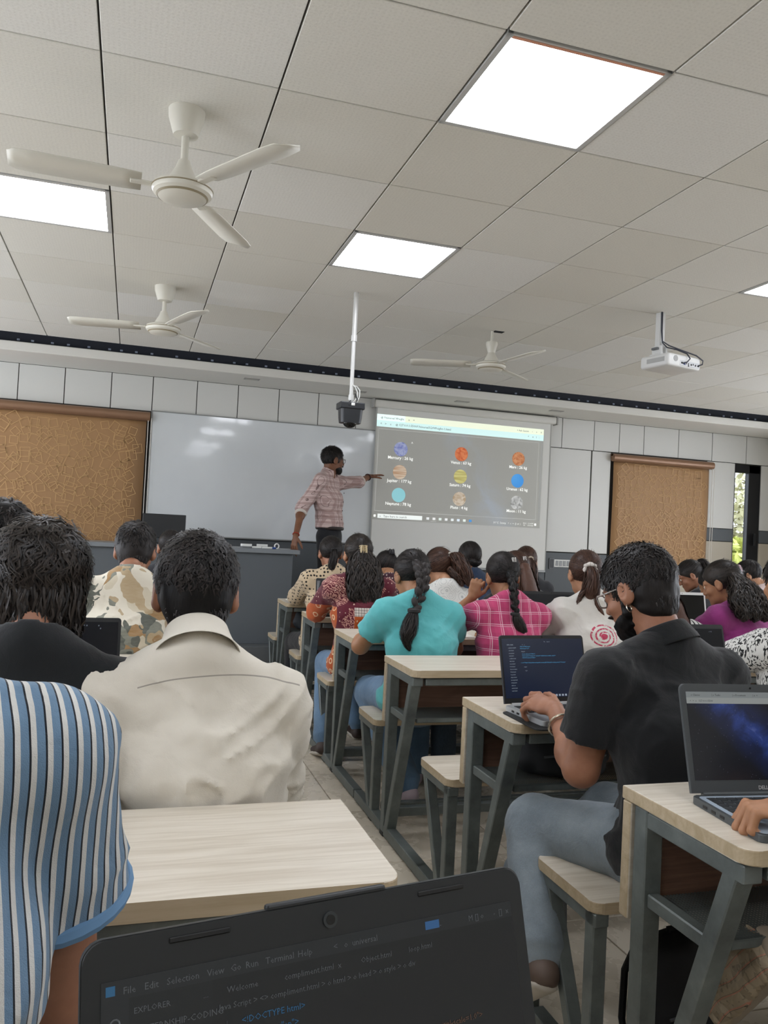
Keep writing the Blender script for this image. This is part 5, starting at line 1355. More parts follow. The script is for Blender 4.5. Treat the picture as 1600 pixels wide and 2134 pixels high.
# ------------------------------------------------------------------ left block, farther rows
person('man in a camouflage-print shirt bent over his desk', (.208, 1.55, 1.195), (.16, 1.49, .56), (-8, 20, 0), -6, sw=.165, build=1.0, skin='brown', shirt=C_CAMO, long_sleeve=True, hunch=.07, trousers=JEANS_D, h=.010, hair=hair_short('black', 1200, 1.03, .3, .08, nape=-.098, low=True), loose=1.2)
person('person whose dark hair rises behind the wavy-haired man', (-.205, .65, 1.245), (-.20, .58, .56), (0, 5, 0), 0, sw=.18, shirt=C_DARK, trousers=JEANS_D, hair=hair_short('black', 1200, 1.04, .35, .09), hh=.0065)
person('dark-haired student in front of the monitor, beyond the camouflage shirt', (.445, 3.45, 1.155), (.45, 3.36, .56), (0, 10, 0), 0, sw=.16, hs=.96, female=True, shirt=C_DARK, trousers=JEANS_D, hair=hair_tied('black', (0, -.105, .05), 700, locks=[dict(path=[(0, -.105, .05), (0, -.13, 0), (.0, -.12, -.12)], rad=[.015, .026, .008], n=120, m=8)]), h=.013)
# ------------------------------------------------------------------ women in the right block
def claw(P, at, col='#b9a886', s=1.0):
    g, r = P['g'], P['root']; v = lambda *p: Vector(g(*p)-r); x, y, z = at; b = B()
    for sd in (-1, 1):
        for k in range(4):
            b.tube([v(x+sd*.004, y-.016*s, z+(.022-.013*k)*s), v(x+sd*.020*s, y-.020*s, z+(.020-.013*k)*s), v(x+sd*.024*s, y-.006*s, z+(.018-.013*k)*s), v(x+sd*.016*s, y+.012*s, z+(.016-.013*k)*s)], .0042*s, 6)
        b.tube([v(x+sd*.014*s, y-.022*s, z+.024*s), v(x+sd*.017*s, y-.022*s, z-.022*s)], .0065*s, 6)
    b.tube([v(x, y-.016*s, z+.024*s), v(x, y-.016*s, z-.024*s)], .005*s, 8)
    return b.obj('hair_claw', mat('claw_'+col, col, .35), P['body'], smooth=True)
def scrunchie_flower(P, at, col, r=.02):
    g = P['g']; b = B()
    for k in range(6):
        a = k*math.pi/3; b.sph(Vector(g(at[0]+r*.7*math.cos(a), at[1], at[2]+r*.7*math.sin(a))-P['root']), r*.55, 10)
    b.sph(Vector(g(at[0], at[1]-.006, at[2])-P['root']), r*.4, 10)
    return b.obj('hair_clip', mat('clip_'+col, col, .5), P['body'], smooth=True)
# teal
P = person('woman in a teal T-shirt with a long thick black plait', (1.537, 1.60, 1.122), (1.565, 1.50, .55), (4, 22, 0), 0, sw=.165, build=1.16, hs=1.0, female=True, skin='mid', shirt=C_TEAL, sleeve_t=.62, hunch=.06, fold=.006, h=.0095, hh=.006,
           elbowL=(-.085, .13, -.175), wristL=(.02, .36, None), elbowR=(.085, .13, -.185), trousers=JEANS, legs={'L': dict(knee=(1.44, 1.90, .49), ankle=(1.525, 1.50, .125), toe=(1.53, 1.66, .07)), 'R': {}}, shoes='#b9a9b0',
           hair=hair_tied('black', (.0, -.112, .015), 1500, 1.04, nape=-.07, w=.0016), hem=-.06)
braid((0.0, -.112, .02), ('W', (1.468, 1.345, .975)), 6, .034, [('W', (1.447, 1.335, .90)), ('W', (1.432, 1.325, .84)), ('W', (1.448, 1.32, .79))], .040, bulge=(0.02, -.02, 0.02))(P)
# pink
P = person('woman in a pink plaid shirt with a plait, hand at her cheek', (2.030, 1.59, 1.137), (2.0, 1.50, .55), (-6, 12, -4), 0, sw=.158, build=1.02, hs=.97, female=True, skin='mid', shirt=C_PINK, long_sleeve=.35, hunch=.04, h=.0095, hh=.006,
           elbowL=('abs', (1.755, 1.78, .835)), wristL=('abs', (1.895, 1.655, 1.02)), handL=dict(X=(.25, -.05, .9), Z=(-.5, -.8, .1), curl=(60, 70, 40), tcurl=30), trousers=JEANS_D,
           hair=hair_tied('black', (.01, -.108, .01), 1300, 1.03, nape=-.07, w=.0016), shoes='#39383a')
braid((0.01, -.108, .0), ('W', (2.005, 1.375, .965)), 6, .026, [('W', (2.03, 1.37, .91)), ('W', (2.065, 1.38, .875))], .026, bulge=(-.01, -.02, .02))(P)
claw(P, (.03, -.105, .07), '#c9c6c2', .5)
# white tee
person('woman in a white T-shirt with a red spiral print and white scrunchie', (2.505, 1.58, 1.165), (2.45, 1.50, .55), (-12, 6, 0), 0, sw=.160, build=1.05, hs=.98, female=True, skin='light', shirt=C_WTEE, sleeve_t=.8, hunch=.03, h=.0095, hh=.006, trousers=JEANS, loose=1.4,
       hair=hair_tied('brown', (-.01, -.112, .022), 1300, 1.04, nape=-.085, tie_col='#d0cac2', tie_r=.026, w=.0016,
            locks=[dict(path=[(-.01, -.115, .02), (-.01, -.155, -.02), (-.02, -.15, -.09), (-.02, -.145, -.13)], rad=[.02, .045, .05, .02], n=320, m=12, wave=.006, freq=1.4),
                   dict(path=[(-.04, -.15, -.08), (-.075, -.15, -.13), (-.10, -.15, -.19)], rad=[.02, .014, .003], n=60, m=10, wave=.004),
                   dict(path=[(.01, -.15, -.09), (.02, -.155, -.17), (.055, -.15, -.225)], rad=[.022, .016, .004], n=70, m=10, wave=.004)]))
# maroon kurta
P = person('woman in a maroon and orange printed kurta with long loose hair', (1.512, 2.54, 1.188), (1.515, 2.44, .555), (0, 8, 0), 0, sw=.158, build=1.02, hs=.98, female=True, skin='mid', shirt=C_KURTA, long_sleeve=.3, hunch=.03, h=.011, hh=.0065, hem=-.115, loose=1.25,
           elbowL=(-.06, .20, None), trousers=JEANS, legs={'L': dict(knee=(1.42, 2.82, .49), ankle=(1.335, 2.42, .11), toe=(1.33, 2.58, .07))}, shoes='#3a2c26',
           hair=hair_tied('soft', (0, -.112, .03), 1300, 1.05, nape=-.09, w=.0018,
                locks=[dict(path=[(x*.35, -.112, .03-.02*abs(k-2.5)/2.5), (x*.9, -.128, -.06), (x*1.15+.004, -.145-.01*(k % 2), -.17), (x*1.15+.012*(-1)**k, -.158, -.27), (x*.9+.03-.015*(-1)**k, -.16, -.385+.035*abs(k-3))], rad=[.018, .026, .030, .026, .006], n=260, m=18, wave=.016, freq=2.6, core=.62, w=.0026)
                       for k, x in enumerate((-.070, -.042, -.014, .014, .042, .070))]))
claw(P, (0, -.118, .022), '#b3a27e', 1.0)
# dotted blouse
person('woman in a cream blouse with black dots, low ponytail', (1.562, 3.46, 1.165), (1.53, 3.37, .555), (0, 8, 0), 0, sw=.155, build=.98, hs=.97, female=True, skin='brown', shirt=C_DOTS, long_sleeve=True, loose=1.5, h=.012, elbowL=('abs', (1.365, 3.64, .835)), wristL=('abs', (1.46, 3.83, .82)), trousers=DARKP,
       hair=hair_tied('black', (0, -.112, .01), 900, 1.03, tie_col='#1d1c1d', tie_r=.018, locks=[dict(path=[(0, -.112, .01), (-.005, -.14, -.03), (-.02, -.135, -.11), (-.01, -.13, -.17)], rad=[.016, .030, .034, .008], n=260, m=10, wave=.004)]))
P = person('woman bowing low with a dark claw clip, between dotted blouse and teal top', (2.0, 3.50, 1.07), (2.0, 3.37, .555), (-10, 38, 0), 0, sw=.155, hs=.97, female=True, skin='mid', shirt=C_FLOWERDARK, hunch=.06, h=.013, trousers=JEANS_D, hair=hair_tied('black', (.03, -.10, .07), 800, 1.03), elbowL=(-.06, .22, None), wristL=(.02, .26, .08))
claw(P, (.03, -.105, .07), '#26262a', .9)
# floral
person('woman in a white leaf-print top with wavy half-up brown hair', (2.045, 2.55, 1.128), (2.09, 2.44, .555), (10, 16, 0), 0, sw=.155, hs=.97, female=True, skin='light', shirt=C_FLORAL, h=.012, hh=.0065, trousers=JEANS,
       hair=hair_tied('brown', (.035, -.10, .055), 1100, 1.04, nape=-.08, tie_col='#cfcabf', tie_r=.02,
            locks=[dict(path=[(.035, -.10, .055), (.06, -.14, .03), (.09, -.15, -.04), (.115, -.15, -.10), (.12, -.15, -.145)], rad=[.02, .045, .05, .04, .01], n=420, m=14, wave=.012, freq=2.0),
                   dict(path=[(.02, -.10, -.03), (.06, -.13, -.09), (.08, -.14, -.15)], rad=[.03, .03, .008], n=140, m=10, wave=.012, freq=2.0)]))
person('woman in a navy top with a low black bun, facing the screen', (2.642, 3.46, 1.175), (2.66, 3.37, .555), (0, 2, 0), 0, sw=.155, hs=.97, female=True, skin='brown', shirt=C_NAVY, h=.013, trousers=JEANS_D,
       hair=hair_tied('black', (.0, -.105, -.03), 800, 1.04, locks=[dict(path=[(-.03, -.105, -.02), (0, -.14, -.035), (.035, -.11, -.03), (.0, -.12, -.05), (-.03, -.105, -.04)], rad=[.022, .028, .026, .025, .015], n=160, m=12)]))
person('woman with a long dark ponytail in a pale band, beside the switch board', (3.12, 3.46, 1.158), (3.13, 3.37, .555), (-25, 6, 0), -5, sw=.155, hs=.97, female=True, skin='brown', shirt=C_DARK, h=.013, trousers=JEANS_D,
       hair=hair_tied('brown', (.03, -.11, .02), 900, 1.03, tie_col='#bfb2a0', tie_r=.017, locks=[dict(path=[(.03, -.115, .02), (.045, -.15, -.04), (.05, -.15, -.13), (.06, -.15, -.22), (.07, -.15, -.27)], rad=[.016, .035, .045, .045, .012], n=380, m=14, wave=.006, freq=1.5)]))
P = person('woman with loose dark brown hair behind the pink plaid shirt', (2.575, 2.55, 1.128), (2.60, 2.44, .555), (10, 14, 0), 0, sw=.155, hs=.97, female=True, skin='mid', shirt=C_DARK, h=.013, trousers=JEANS_D,
       hair=hair_tied('brown', (.0, -.11, .03), 800, 1.05, nape=-.09, locks=[dict(path=[(0, -.10, .0), (-.01, -.13, -.1), (.0, -.14, -.2), (.01, -.14, -.25)], rad=[.06, .075, .08, .02], n=520, m=14, wave=.008, freq=1.8, flat=.5)]))
claw(P, (.0, -.112, .06), '#c9c6c2', .55)
person('long-haired woman in a white and black striped top behind the polo man', (2.95, 1.58, 1.055), (2.96, 1.50, .555), (0, 22, 0), 0, sw=.158, hs=.97, female=True, skin='light', shirt=C_WS, h=.012, trousers=JEANS,
       hair=hair_tied('brown', (.0, -.10, .04), 800, 1.05, nape=-.09, locks=[dict(path=[(0, -.10, .0), (.0, -.13, -.1), (.01, -.145, -.2), (.02, -.15, -.27)], rad=[.06, .07, .07, .02], n=500, m=14, wave=.006, freq=1.6, flat=.5)]))
# magenta top
P = person('woman in a magenta top with long curly black hair and a flower clip', (3.385, 1.58, 1.14), (3.47, 1.50, .555), (32, 22, 0), 8, sw=.160, build=1.06, hs=.99, female=True, skin='mid', shirt=C_PURPLE, sleeve_t=.66, h=.010, hh=.006, trousers=JEANS, hunch=.05,
       elbowL=(-.07, .16, -.17), wristL=(.02, .30, None),
       hair=hair_tied('soft', (.04, -.10, .03), 1300, 1.05, nape=-.08, w=.0018, locks=[dict(world=True, path=[(3.385+.02*k/6, 1.50, 1.19), (.5*x+.5*3.40, 1.425, 1.13), (x, 1.365, 1.06), (x+.02-.02*(k % 2), 1.335, 1.0), (x+.03, 1.335, .955+.025*(k % 2))], rad=[.03, .036, .036, .032, .008], n=260, m=18, wave=.016, freq=2.8, core=.62, w=.0026) for k, x in enumerate((3.30, 3.335, 3.37, 3.405, 3.44, 3.475))]))
scrunchie_flower(P, (.045, -.108, .055), '#c9a7b4', .02)
person('student whose dark hair shows between the patterned scrunchie and the curly hair', (4.14, 2.58, 1.08), (4.17, 2.44, .555), (10, 30, 0), 0, sw=.155, hs=.97, female=True, skin='mid', shirt=C_DARK, h=.013, trousers=JEANS_D, hair=hair_tied('black', (0, -.10, .05), 700, 1.03))
person('woman in profile looking down, ponytail in a patterned scrunchie', (4.63, 3.46, 1.105), (4.78, 3.37, .555), (62, 32, 0), 35, sw=.155, hs=.98, female=True, skin='brown', shirt=C_DARK, h=.013, hh=.006, trousers=JEANS_D,
       hair=hair_tied('black', (.02, -.10, .06), 1000, 1.03, tie_col='#8f8a84', tie_r=.024, locks=[dict(path=[(.02, -.105, .06), (.03, -.15, .04), (.035, -.15, -.04), (.03, -.13, -.12)], rad=[.02, .04, .045, .012], n=340, m=12, wave=.008, freq=1.8)]))
person('student with short black hair in a pale pink top near the window', (5.22, 3.46, 1.125), (5.30, 3.37, .555), (45, 22, 0), 25, sw=.165, hs=.99, skin='light', shirt=C_PALE, h=.013, hh=.0065, trousers=JEANS_D, hair=hair_short('black', 1000, 1.04, .35, .06, nape=-.075))
person('person in a white top with black print, behind the grey laptop with the galaxy wallpaper', (2.905, .60, 1.20), (2.93, .58, .56), (-4, 10, 0), 0, nbo=(2.925, .53, 1.02), sw=.178, build=1.05, skin='mid', shirt=C_BW, sleeve_t=.85, loose=1.3, h=.0095, hh=.0065, trousers=JEANS_D, hair=hair_short('black', 1200, 1.04, .3, .07))
# ------------------------------------------------------------------ laptops
M_LB = mat('laptop_black', '#15181a', .45); M_LG = mat('laptop_grey', '#4d5153', .4, .3); M_LS = mat('laptop_silver', '#b9bcbe', .35, .5); M_KEY = mat('key_black', '#2a2c2e', .5); M_BEZ = mat('bezel_black', '#0e0f11', .35)
def glow(name, col, s): return mat(name, '#050608', .25, emit=col, estr=s)
def laptop(label, hinge, yaw, tilt, w=.325, d=.225, lid=None, body=M_LG, lidm=None, bez=M_BEZ, scr=None, bz=(.008, .016, .022), key=None, palm=None, th=.016, rise=0.0):
    """hinge: middle of the hinge line on the table top; the screen faces -Y; returns root, screen group, screen size"""
    lid = lid or d; r = empty('laptop', hinge, yaw); tag(r, label, 'laptop')
    base = B().prism(roundrect(-w/2, w/2, -d, 0, .012), rise, rise+th, .002).obj('base', body, r)
    kb = B()
    for i in range(5):
        for j in range(14):
            x0 = -w/2+.02+j*(w-.04)/14; kb.box(x0, x0+(w-.04)/14-.0025, -.115+i*.0185, -.115+i*.0185+.0155, rise+th, rise+th+.0018)
    kb.obj('keyboard', key or M_KEY, r); 
    B().box(-.05, .05, -d+.012, -d+.075, rise+th, rise+th+.0006).obj('touchpad', palm or mat('pad_grey', '#8a8d90', .35), r)
    for x in (-w/2-.0006, w/2-.0014):
        for j in range(3): B().box(x, x+.002, -.06-.03*j, -.045-.03*j, rise+.004, rise+.010).obj('port', M_BEZ, base)
    B().cyl((-w*.42, .002, rise+th), (w*.42, .002, rise+th), .006, seg=10).obj('hinge', body, r, smooth=True)
    ld = empty('lid', (0, .0, rise+th)); ld.parent = r; ld.rotation_euler = (-tilt, 0, 0)
    cr = .014 if w > .35 else .009; RX = Matrix.Rotation(math.pi/2, 4, 'X')
    for nm, mm, y0, y1, e in (('lid_back', lidm or body, -.006, .0, 0), ('bezel', bez, -.0008, .0012, .0008)):
        me = B().prism(roundrect(-w/2+e, w/2-e, .003, lid-e, cr, (0, 0, 1, 1)), y0, y1, .0008).mesh(nm); me.transform(RX); add_obj(nm, me, mm, ld)
    x0, x1, z0, z1 = -w/2+bz[0], w/2-bz[0], bz[2], lid-bz[1]
    sc = B().box(x0, x1, -.0018, -.0011, z0, z1).obj('screen', scr or mat('screen_off', '#07080a', .1), ld)
    B().cyl((0, -.0010, lid-bz[1]*.5), (0, -.002, lid-bz[1]*.5), .0022, seg=12).obj('webcam', mat('dome_black', '#0c0d0e', .08), ld)
    return r, ld, sc, (x0, x1, z0, z1)
def sM(x0, z1, d=-.0022): return Matrix.Translation((x0, d, z1)) @ Matrix.Rotation(math.pi/2, 4, 'X')
def quad(sc, x0, x1, z0, z1, m, name, d=-.00195): return B().box(x0, x1, d, d+.0001, z0, z1).obj(name, m, sc)

# the dark laptop nearest to us, an editor open
yaw, tl = math.radians(10.6), math.radians(16.2); W_, L_ = .36, .243
top = np.array([.345, -1.645, 1.047]); N_ = np.array([-math.sin(yaw), math.cos(yaw), 0]); U_ = math.cos(tl)*np.array([0, 0, 1.])+math.sin(tl)*N_
hp = top-U_*L_
r, ld, sc, (x0, x1, z0, z1) = laptop('dark laptop with a code editor open, behind the striped knit shirt', (hp[0], hp[1], T_Z), yaw, tl, W_, .245, L_, M_LB, M_LB, mat('bezel_matte', '#191c1e', .5), glow('editor_dark', '#1e2124', .35), (.013, .026, .026), rise=float(hp[2]-T_Z-.016))
B().box(-.17, .17, -.235, -.01, .0, float(hp[2]-T_Z-.016)+.001, .004, 1).obj('rubber_feet', M_BEZ, r)
for s in (-1, 1): B().box(s*.10-.022, s*.10+.022, -.0022, -.0008, L_-.010, L_-.006, .0008, 1).obj('rubber_pad', mat('pad_black', '#0b0c0d', .6), ld)
B().box(-.05, .05, -.001, .007, L_-.002, L_+.0035, .002, 2).obj('lid_notch', M_LB, ld)
B().cyl((0, -.0008, L_-.014), (0, -.0026, L_-.014), .0058, seg=24).obj('webcam_ring', mat('ring_grey', '#2c3032', .4), ld); B().cyl((0, -.002, L_-.014), (0, -.0030, L_-.014), .0036, seg=20).obj('webcam_lens', mat('dome_black', '#0c0d0e', .08), ld)
g1, g2, g3, g4 = glow('ed_grey', '#9aa0a4', .15), glow('ed_blue', '#4aa0dc', .18), glow('ed_tan', '#b98a6a', .15), glow('ed_panel', '#2a2e31', .35)
quad(sc, x0, x1, z1-.012, z1, g4, 'title_bar'); quad(sc, x0, x0+.018, z0, z1-.012, g4, 'activity_bar'); quad(sc, x0+.018, x0+.075, z0, z1-.012, glow('ed_side', '#24282b', .3), 'side_bar', -.0019)
quad(sc, x0+.018, x0+.075, z1-.047, z1-.039, glow('ed_sel', '#3a4046', .22), 'selected_row', -.0021)
quad(sc, x1-.085, x1-.072, z1-.009, z1-.003, glow('ed_btn', '#3b6ea5', .4), 'command_button', -.0021)
tx = lambda dx, dz, s, st: (dx, -dz, s, st)
texts_mesh('menu_text', [tx(.014+.0, .009, .0062, 'File'), tx(.028, .009, .0062, 'Edit'), tx(.043, .009, .0062, 'Selection'), tx(.071, .009, .0062, 'View'), tx(.088, .009, .0062, 'Go'), tx(.099, .009, .0062, 'Run'), tx(.114, .009, .0062, 'Terminal'), tx(.139, .009, .0062, 'Help'), tx(.168, .009, .0062, '<   o  universal'),
                         tx(.262, .009, .006, '-'), tx(.29, .009, .006, 'M [] o'), tx(.315, .009, .006, '-  []  x'), tx(.021, .022, .0052, 'EXPLORER'), tx(.068, .022, .006, '...'), tx(.021, .034, .0058, 'v INTERNSHIP-CODING'), tx(.025, .045, .0058, '> Java Script'), tx(.033, .056, .0056, 'compliment.html'), tx(.033, .067, .0056, 'test.html'), tx(.033, .078, .0056, 'demo.html'), tx(.033, .089, .0056, 'index.html'), tx(.033, .100, .0056, 'style.css'), tx(.033, .111, .0056, 'script.js'),
                         tx(.085, .022, .0058, 'Welcome'), tx(.128, .022, .0058, 'compliment.html  x'), tx(.19, .022, .0056, 'Object.html'), tx(.232, .022, .0056, 'loop.html'), tx(.079, .032, .0056, 'Java Script > <> compliment.html > o html > o head > o style > o div')], g1, sc, sM(x0, z1))
texts_mesh('line_numbers', [tx(.083, .043+.0092*k, .0056, str(k+1)) for k in range(16)], glow('ed_dim', '#5c6266', .25), sc, sM(x0, z1))
texts_mesh('code_tags', [tx(.095, .043, .0060, '<!DOCTYPE html>'), tx(.095, .0522, .0060, '<html lang="en">'), tx(.095, .0614, .0060, '<head>'), tx(.103, .0706, .0060, '<meta charset='), tx(.103, .0798, .0060, '<meta name="viewport"'), tx(.103, .089, .0060, '<title>'), tx(.103, .0982, .0060, '<style>'), tx(.121, .1166, .0060, 'padding:'), tx(.121, .1258, .0060, 'margin:'), tx(.121, .135, .0060, 'width:'), tx(.121, .1442, .0060, 'height:')], g2, sc, sM(x0, z1))
texts_mesh('code_text', [tx(.152, .0706, .0060, '"UTF-8">'), tx(.176, .0798, .0060, 'content="width=device-width, initial-scale=1.0">'), tx(.127, .089, .0060, 'Document</title>'), tx(.112, .1074, .0060, 'body{'), tx(.152, .1166, .0060, '200px;'), tx(.152, .1258, .0060, '20px;'), tx(.146, .135, .0060, '500px;'), tx(.20, .1166, .0060, 'background-image: url(images/sky.jpg) ;')], g3, sc, sM(x0, z1))
for k in range(5): B().tube([Vector((x0+.009+.003*math.cos(a), -.0024, z1-.026-.019*k+.003*math.sin(a))) for a in np.linspace(0, 6.28, 10, endpoint=False)], .0006, 4, True).obj('activity_icon', g1, sc)
quad(sc, x0+.003, x0+.009, z1-.009, z1-.003, g2, 'app_icon', -.0021)

# grey laptop with the galaxy wallpaper
t = NT('galaxy_wallpaper'); v = t.coord(); p = t.sep(v); n = t.noise(v, 16, 6, .65, .6)
bd = t.math('MAXIMUM', t.math('SUBTRACT', 1.0, t.math('MULTIPLY', t.math('ABSOLUTE', t.math('ADD', t.math('ADD', p[0], -.01), t.math('MULTIPLY', t.math('SUBTRACT', p[2], .12), 1.1))), 9.0)), 0.0)
em = t.ramp(t.math('MULTIPLY', bd, n), [(.05, srgb('#0c0d12')), (.30, srgb('#141d3e')), (.5, srgb('#253a7a')), (.75, srgb('#6f7cb0'))])
st = t.math('LESS_THAN', t.voronoi(v, 150), .06); em = t.mix(t.math('MULTIPLY', st, .5), em, srgb('#c9d2f0'))
t.color((.008, .009, .012, 1)); t.set(Roughness=.2, Emission_Color=em, Emission_Strength=.6)
dw, dl = .355, .238; dy, dt = math.radians(-6), math.radians(16)
hx, hy = 1.376+dw/2*math.cos(dy), -.760+dw/2*math.sin(dy)
r, ld, sc, (x0, x1, z0, z1) = laptop('grey laptop showing a blue galaxy wallpaper under a browser bar', (hx, hy, T_Z), dy, dt, dw, .235, dl, M_LG, M_LG, mat('bezel_grey', '#3e4244', .45), t.m, (.013, .018, .030), palm=mat('palm_blue', '#9aa7b4', .4))
B().prism(roundrect(-dw/2+.008, dw/2-.008, -.228, -.012, .01), .016, .0166).obj('palm_cover', mat('palm_blue', '#9aa7b4', .4), r)
quad(sc, x0, x1, z1-.013, z1, glow('tab_grey', '#8f9596', .5), 'tab_strip'); quad(sc, x0, x1, z1-.026, z1-.013, glow('bar_grey', '#a3a8a6', .5), 'address_bar')
texts_mesh('tab_text', [tx(.012+.052*k, .009, .006, st) for k, st in enumerate(('o Classes', '| o Tasks', '| o Document', '| x  +'))]+[tx(.008, .022, .006, '<  >  o   127.0.0.1:5500'), ], glow('tab_dark', '#20262a', .1), sc, sM(x0, z1))
text_mesh('maker_logo', 'DELL', .011, mat('logo_silver', '#c8cacb', .3, .5), ld, sM(0, .010, -.0016), 'CENTER', bold=.0003)

# silver laptop of the man in the polo, dark blue editor
hw = .325; hyaw, ht = math.radians(4.6), math.radians(14.5)
hx, hy = 1.356+hw/2*math.cos(hyaw), .125+hw/2*math.sin(hyaw)
r, ld, sc, (x0, x1, z0, z1) = laptop('silver laptop with dark blue code editor, before the man in black polo', (hx, hy, T_Z), hyaw, ht, hw, .225, .222, M_LS, mat('lid_dark', '#2a2d33', .4), M_BEZ, glow('editor_blue', '#1c2a4a', .30), (.007, .011, .020), rise=.004, palm=M_LS)
tb = glow('ed_cyan', '#5db4e8', .6); tw = glow('ed_white', '#b9c6d6', .5)
texts_mesh('editor_text', [tx(.075, .022, .0055, '=   o'), tx(.018, .022, .005, 'EXPLORER')]+[tx(.022, .032+.0086*k, .0048, st) for k, st in enumerate(('v JAVA SCRIPT', ' alert.html', ' array.html', ' calc.html', ' confirm.html', ' date.html', ' event.html', ' form.html', ' function.html', ' if else.html', ' loop.html', ' object.html', ' prompt.html', ' string.html', ' style.css', ' switch.html', ' task1.html'))]+[tx(.16, .012, .0045, 'File    Search'), tx(.07, .044, .005, '<html>'), tx(.076, .094, .005, '<div>'), tx(.08, .106, .005, '<p>')], tw, sc, sM(x0, z1))
texts_mesh('code_text', [tx(.066, .028, .005, '<!DOCTYPE html>'), tx(.066, .034, .005, '<html lang="en">'), tx(.072, .052, .005, '<meta charset="UTF-8">'), tx(.072, .058, .005, '<meta name="viewport" content="width=device-width, initial">'), tx(.072, .064, .005, '<title>Document</title>'), tx(.066, .080, .005, 'o src="https://cdn.jsdelivr.net/npm/bootstrap@5.3/dist/js/bootstrap.min.js"></script>')], tb, sc, sM(x0, z1))
for k in range(8): quad(sc, x0+.14+.012*k, x0+.147+.012*k, z0+.003, z0+.009, tb if k == 3 else tw, 'taskbar_icon', -.0021)
B().cyl((0, -.0012, .0105), (0, -.002, .0105), .0062, seg=24).obj('maker_badge', mat('logo_silver', '#c8cacb', .3, .5), ld)
text_mesh('badge_letters', 'hp', .0085, mat('badge_black', '#101214', .4), ld, sM(0, .0085, -.0023), 'CENTER')
slv = B().prism(roundrect(hx-hw/2-.02, hx+.06, hy-.27, hy-.03, .02), T_Z, T_Z+.004, .001).obj('laptop_sleeve', mat('sleeve_black', '#141516', .8), None); tag(slv, 'thin black sleeve lying under the silver laptop', 'laptop sleeve')

# other screens in the rows
r, ld, sc, q = laptop('black laptop with a dim dark screen, beside the camouflage shirt', (.0, .12, T_Z), .03, math.radians(14), .35, .235, .262, M_LB, M_LB, mat('bezel_matte', '#191c1e', .5), glow('editor_navy', '#10141f', .25), (.008, .012, .02))
texts_mesh('screen_text', [tx(.235, .012, .006, 'o  =  #'), tx(.28, .012, .006, '#'), tx(.285, .020, .006, '#'), tx(.16, .075, .006, 'm  o n'), tx(.03, .09, .006, 'demo.html')], tw, sc, sM(q[0], q[3]))
laptop('wide black laptop with a dark screen between pink plaid and white T-shirt', (2.56, 1.98, T_Z), 0, math.radians(12), .38, .23, .245, M_LB, M_LB, mat('bezel_matte', '#191c1e', .5), glow('editor_navy', '#10141f', .25))
laptop('white-framed laptop with a black screen in front of the magenta top', (3.47, 1.99, T_Z), 0, math.radians(10), .34, .23, .265, M_LS, M_LS, mat('bezel_white', '#cfcfcb', .4), None, (.012, .017, .022))
r, ld, sc, q = laptop('dark laptop behind the shoulder of the polo man, below the magenta top', (2.13, .20, T_Z), 0, math.radians(14), .335, .225, .265, M_LB, M_LB, mat('bezel_matte', '#191c1e', .5), glow('editor_navy', '#10141f', .25))
texts_mesh('screen_text', [tx(.20, .012, .006, 'main'), tx(.26, .012, .006, 'o = #')], tw, sc, sM(q[0], q[3]))
laptop('slim dark laptop standing beside the maroon kurta sleeve', (1.52, 3.02, T_Z), math.radians(-6), math.radians(10), .29, .21, .215, M_LG, M_LG, mat('bezel_matte', '#191c1e', .5), None)

# phone, papers, bags
ph = thing('mobile_phone', 'black mobile phone lying on the desk by the maroon sleeve', 'phone', (1.395, 2.84, T_Z), .15)
B().prism(roundrect(-.075, .075, -.038, .038, .01), 0, .010, .002).obj('body', M_BEZ, ph); B().prism(roundrect(-.072, .072, -.035, .035, .009), .010, .0106).obj('glass', mat('screen_off', '#07080a', .1), ph)
cb = tag(B().tube([(1.44, 2.90, .786), (1.40, 2.93, .80), (1.38, 2.96, .835), (1.42, 2.99, .84), (1.45, 2.99, .80)], .0025).obj('charging_cable', M_BEZ, None, smooth=True), 'thin black cable looping up behind the mobile phone', 'cable')
def notebook(label, x, y, rz, w=.2, d=.27, col='#d8d5cc'):
    n = thing('notebook', label, 'notebook', (x, y, T_Z), rz); B().box(-w/2, w/2, -d/2, d/2, 0, .008, .001, 1).obj('cover', mat('cover_'+col, col, .6), n); B().box(-w/2+.004, w/2-.004, -d/2+.004, d/2-.004, .008, .010).obj('page', mat('paper', '#dedcd4', .8), n); return n
notebook('open white notebook under the dotted sleeve', 1.49, 3.88, .1, .26, .2)
notebook('white notebook on the desk in front of the pink plaid woman', 1.92, 1.98, -.1)
notebook('white notebook by the elbow of the woman in magenta', 3.33, 1.93, .1, .2, .18)
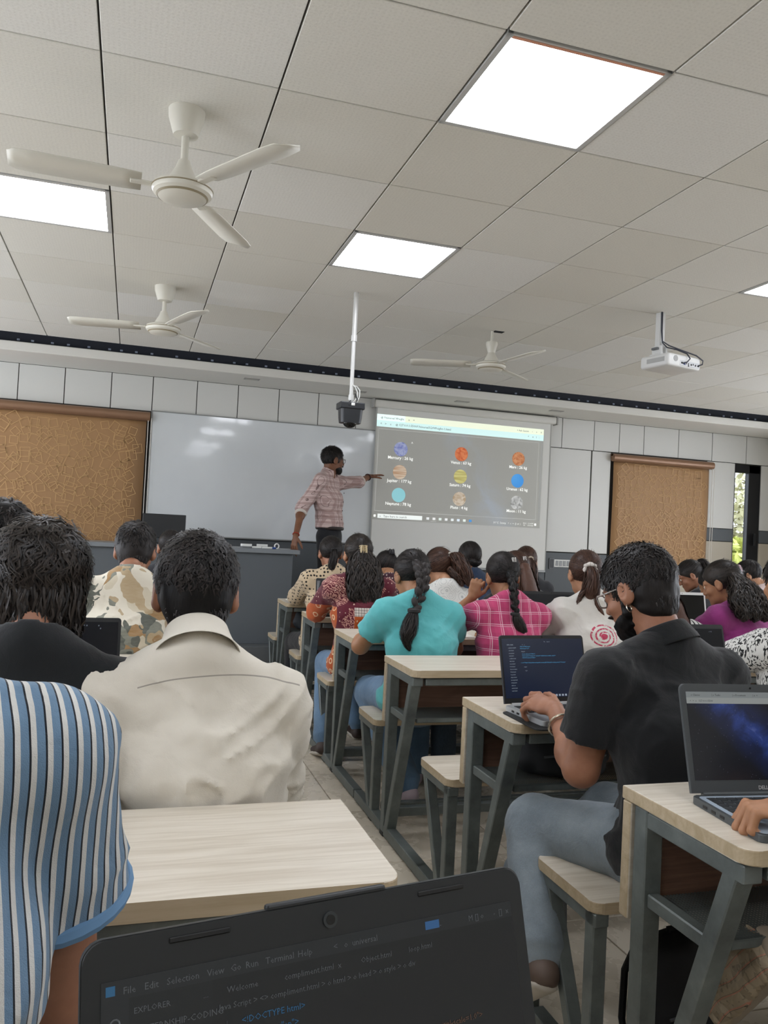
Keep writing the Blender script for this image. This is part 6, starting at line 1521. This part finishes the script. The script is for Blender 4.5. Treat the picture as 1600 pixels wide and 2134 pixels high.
def backpack(label, x, y, z, w, d, hgt, rz, col, seed):
    rr = np.random.RandomState(seed); f = Field((-w/2-.03, -d/2-.06, -.02), (w/2+.03, d/2+.03, hgt+.04), .011)
    f.add(ellcap((0, 0, d*.38), (0, 0, hgt-d*.3), w/2, d/2, w/2*.88, d/2*.85, (1, 0, 0)), .03).add(ellcap((0, -d*.35, hgt*.22), (0, -d*.33, hgt*.48), w*.36, d*.26, w*.34, d*.2, (1, 0, 0)), .02)
    f.warp(lambda P: -.014*(vnoise(P*14+seed)-.5)-.006*(vnoise(P*36)-.5)); f.keep((0, 0, .004), (0, 0, -1.), .004)
    V, Q = f.mesh(); root = thing('backpack', label, 'bag', (x, y, z), rz); m = mat('bag_'+col, col, .75, bump=.3, bscale=300)
    add_obj('bag_body', np_mesh('bag_body', V, Q), m, root)
    B().tube([(-.03, 0, hgt-.005), (-.03, 0, hgt+.03), (.03, 0, hgt+.03), (.03, 0, hgt-.005)], .008, 6).obj('grab_handle', m, root, smooth=True)
    for s in (-1, 1): B().tube([(s*w*.25, d*.38, hgt*.9), (s*w*.3, d*.55, hgt*.6), (s*w*.34, d*.5, hgt*.2), (s*w*.36, d*.4, .03)], .010, 6).obj('shoulder_strap', m, root, smooth=True)
    B().tube([(-w*.33, -d*.47, hgt*.5), (0, -d*.56, hgt*.56), (w*.33, -d*.47, hgt*.5)], .004, 6).obj('zip', mat('zip_grey', '#5b5d60', .4, .5), root, smooth=True)
    return root
SH = .564
backpack('black backpack on the shelf under the desk of the silver laptop', 1.60, ROWS[5]-.19, SH, .34, .16, .15, 0, '#17181a', 1)
backpack('black bag drooping on the shelf under the desk behind the maroon kurta', 1.72, ROWS[3]-.19, SH, .32, .16, .15, 0, '#141416', 2)
backpack('dark bag on the shelf under the desk with the phone', 1.68, ROWS[2]-.19, SH, .30, .16, .15, 0, '#1a1a1d', 3)
backpack('dark navy folded bag on the shelf under the frontmost desk', 1.55, ROWS[1]-.19, SH, .30, .16, .15, 0, '#23282e', 4)
backpack('black backpack standing on the floor behind the tan-soled sneaker', 1.62, -.42, .0, .28, .18, .30, .1, '#131315', 5)
# tread of the sneaker shown under the desk
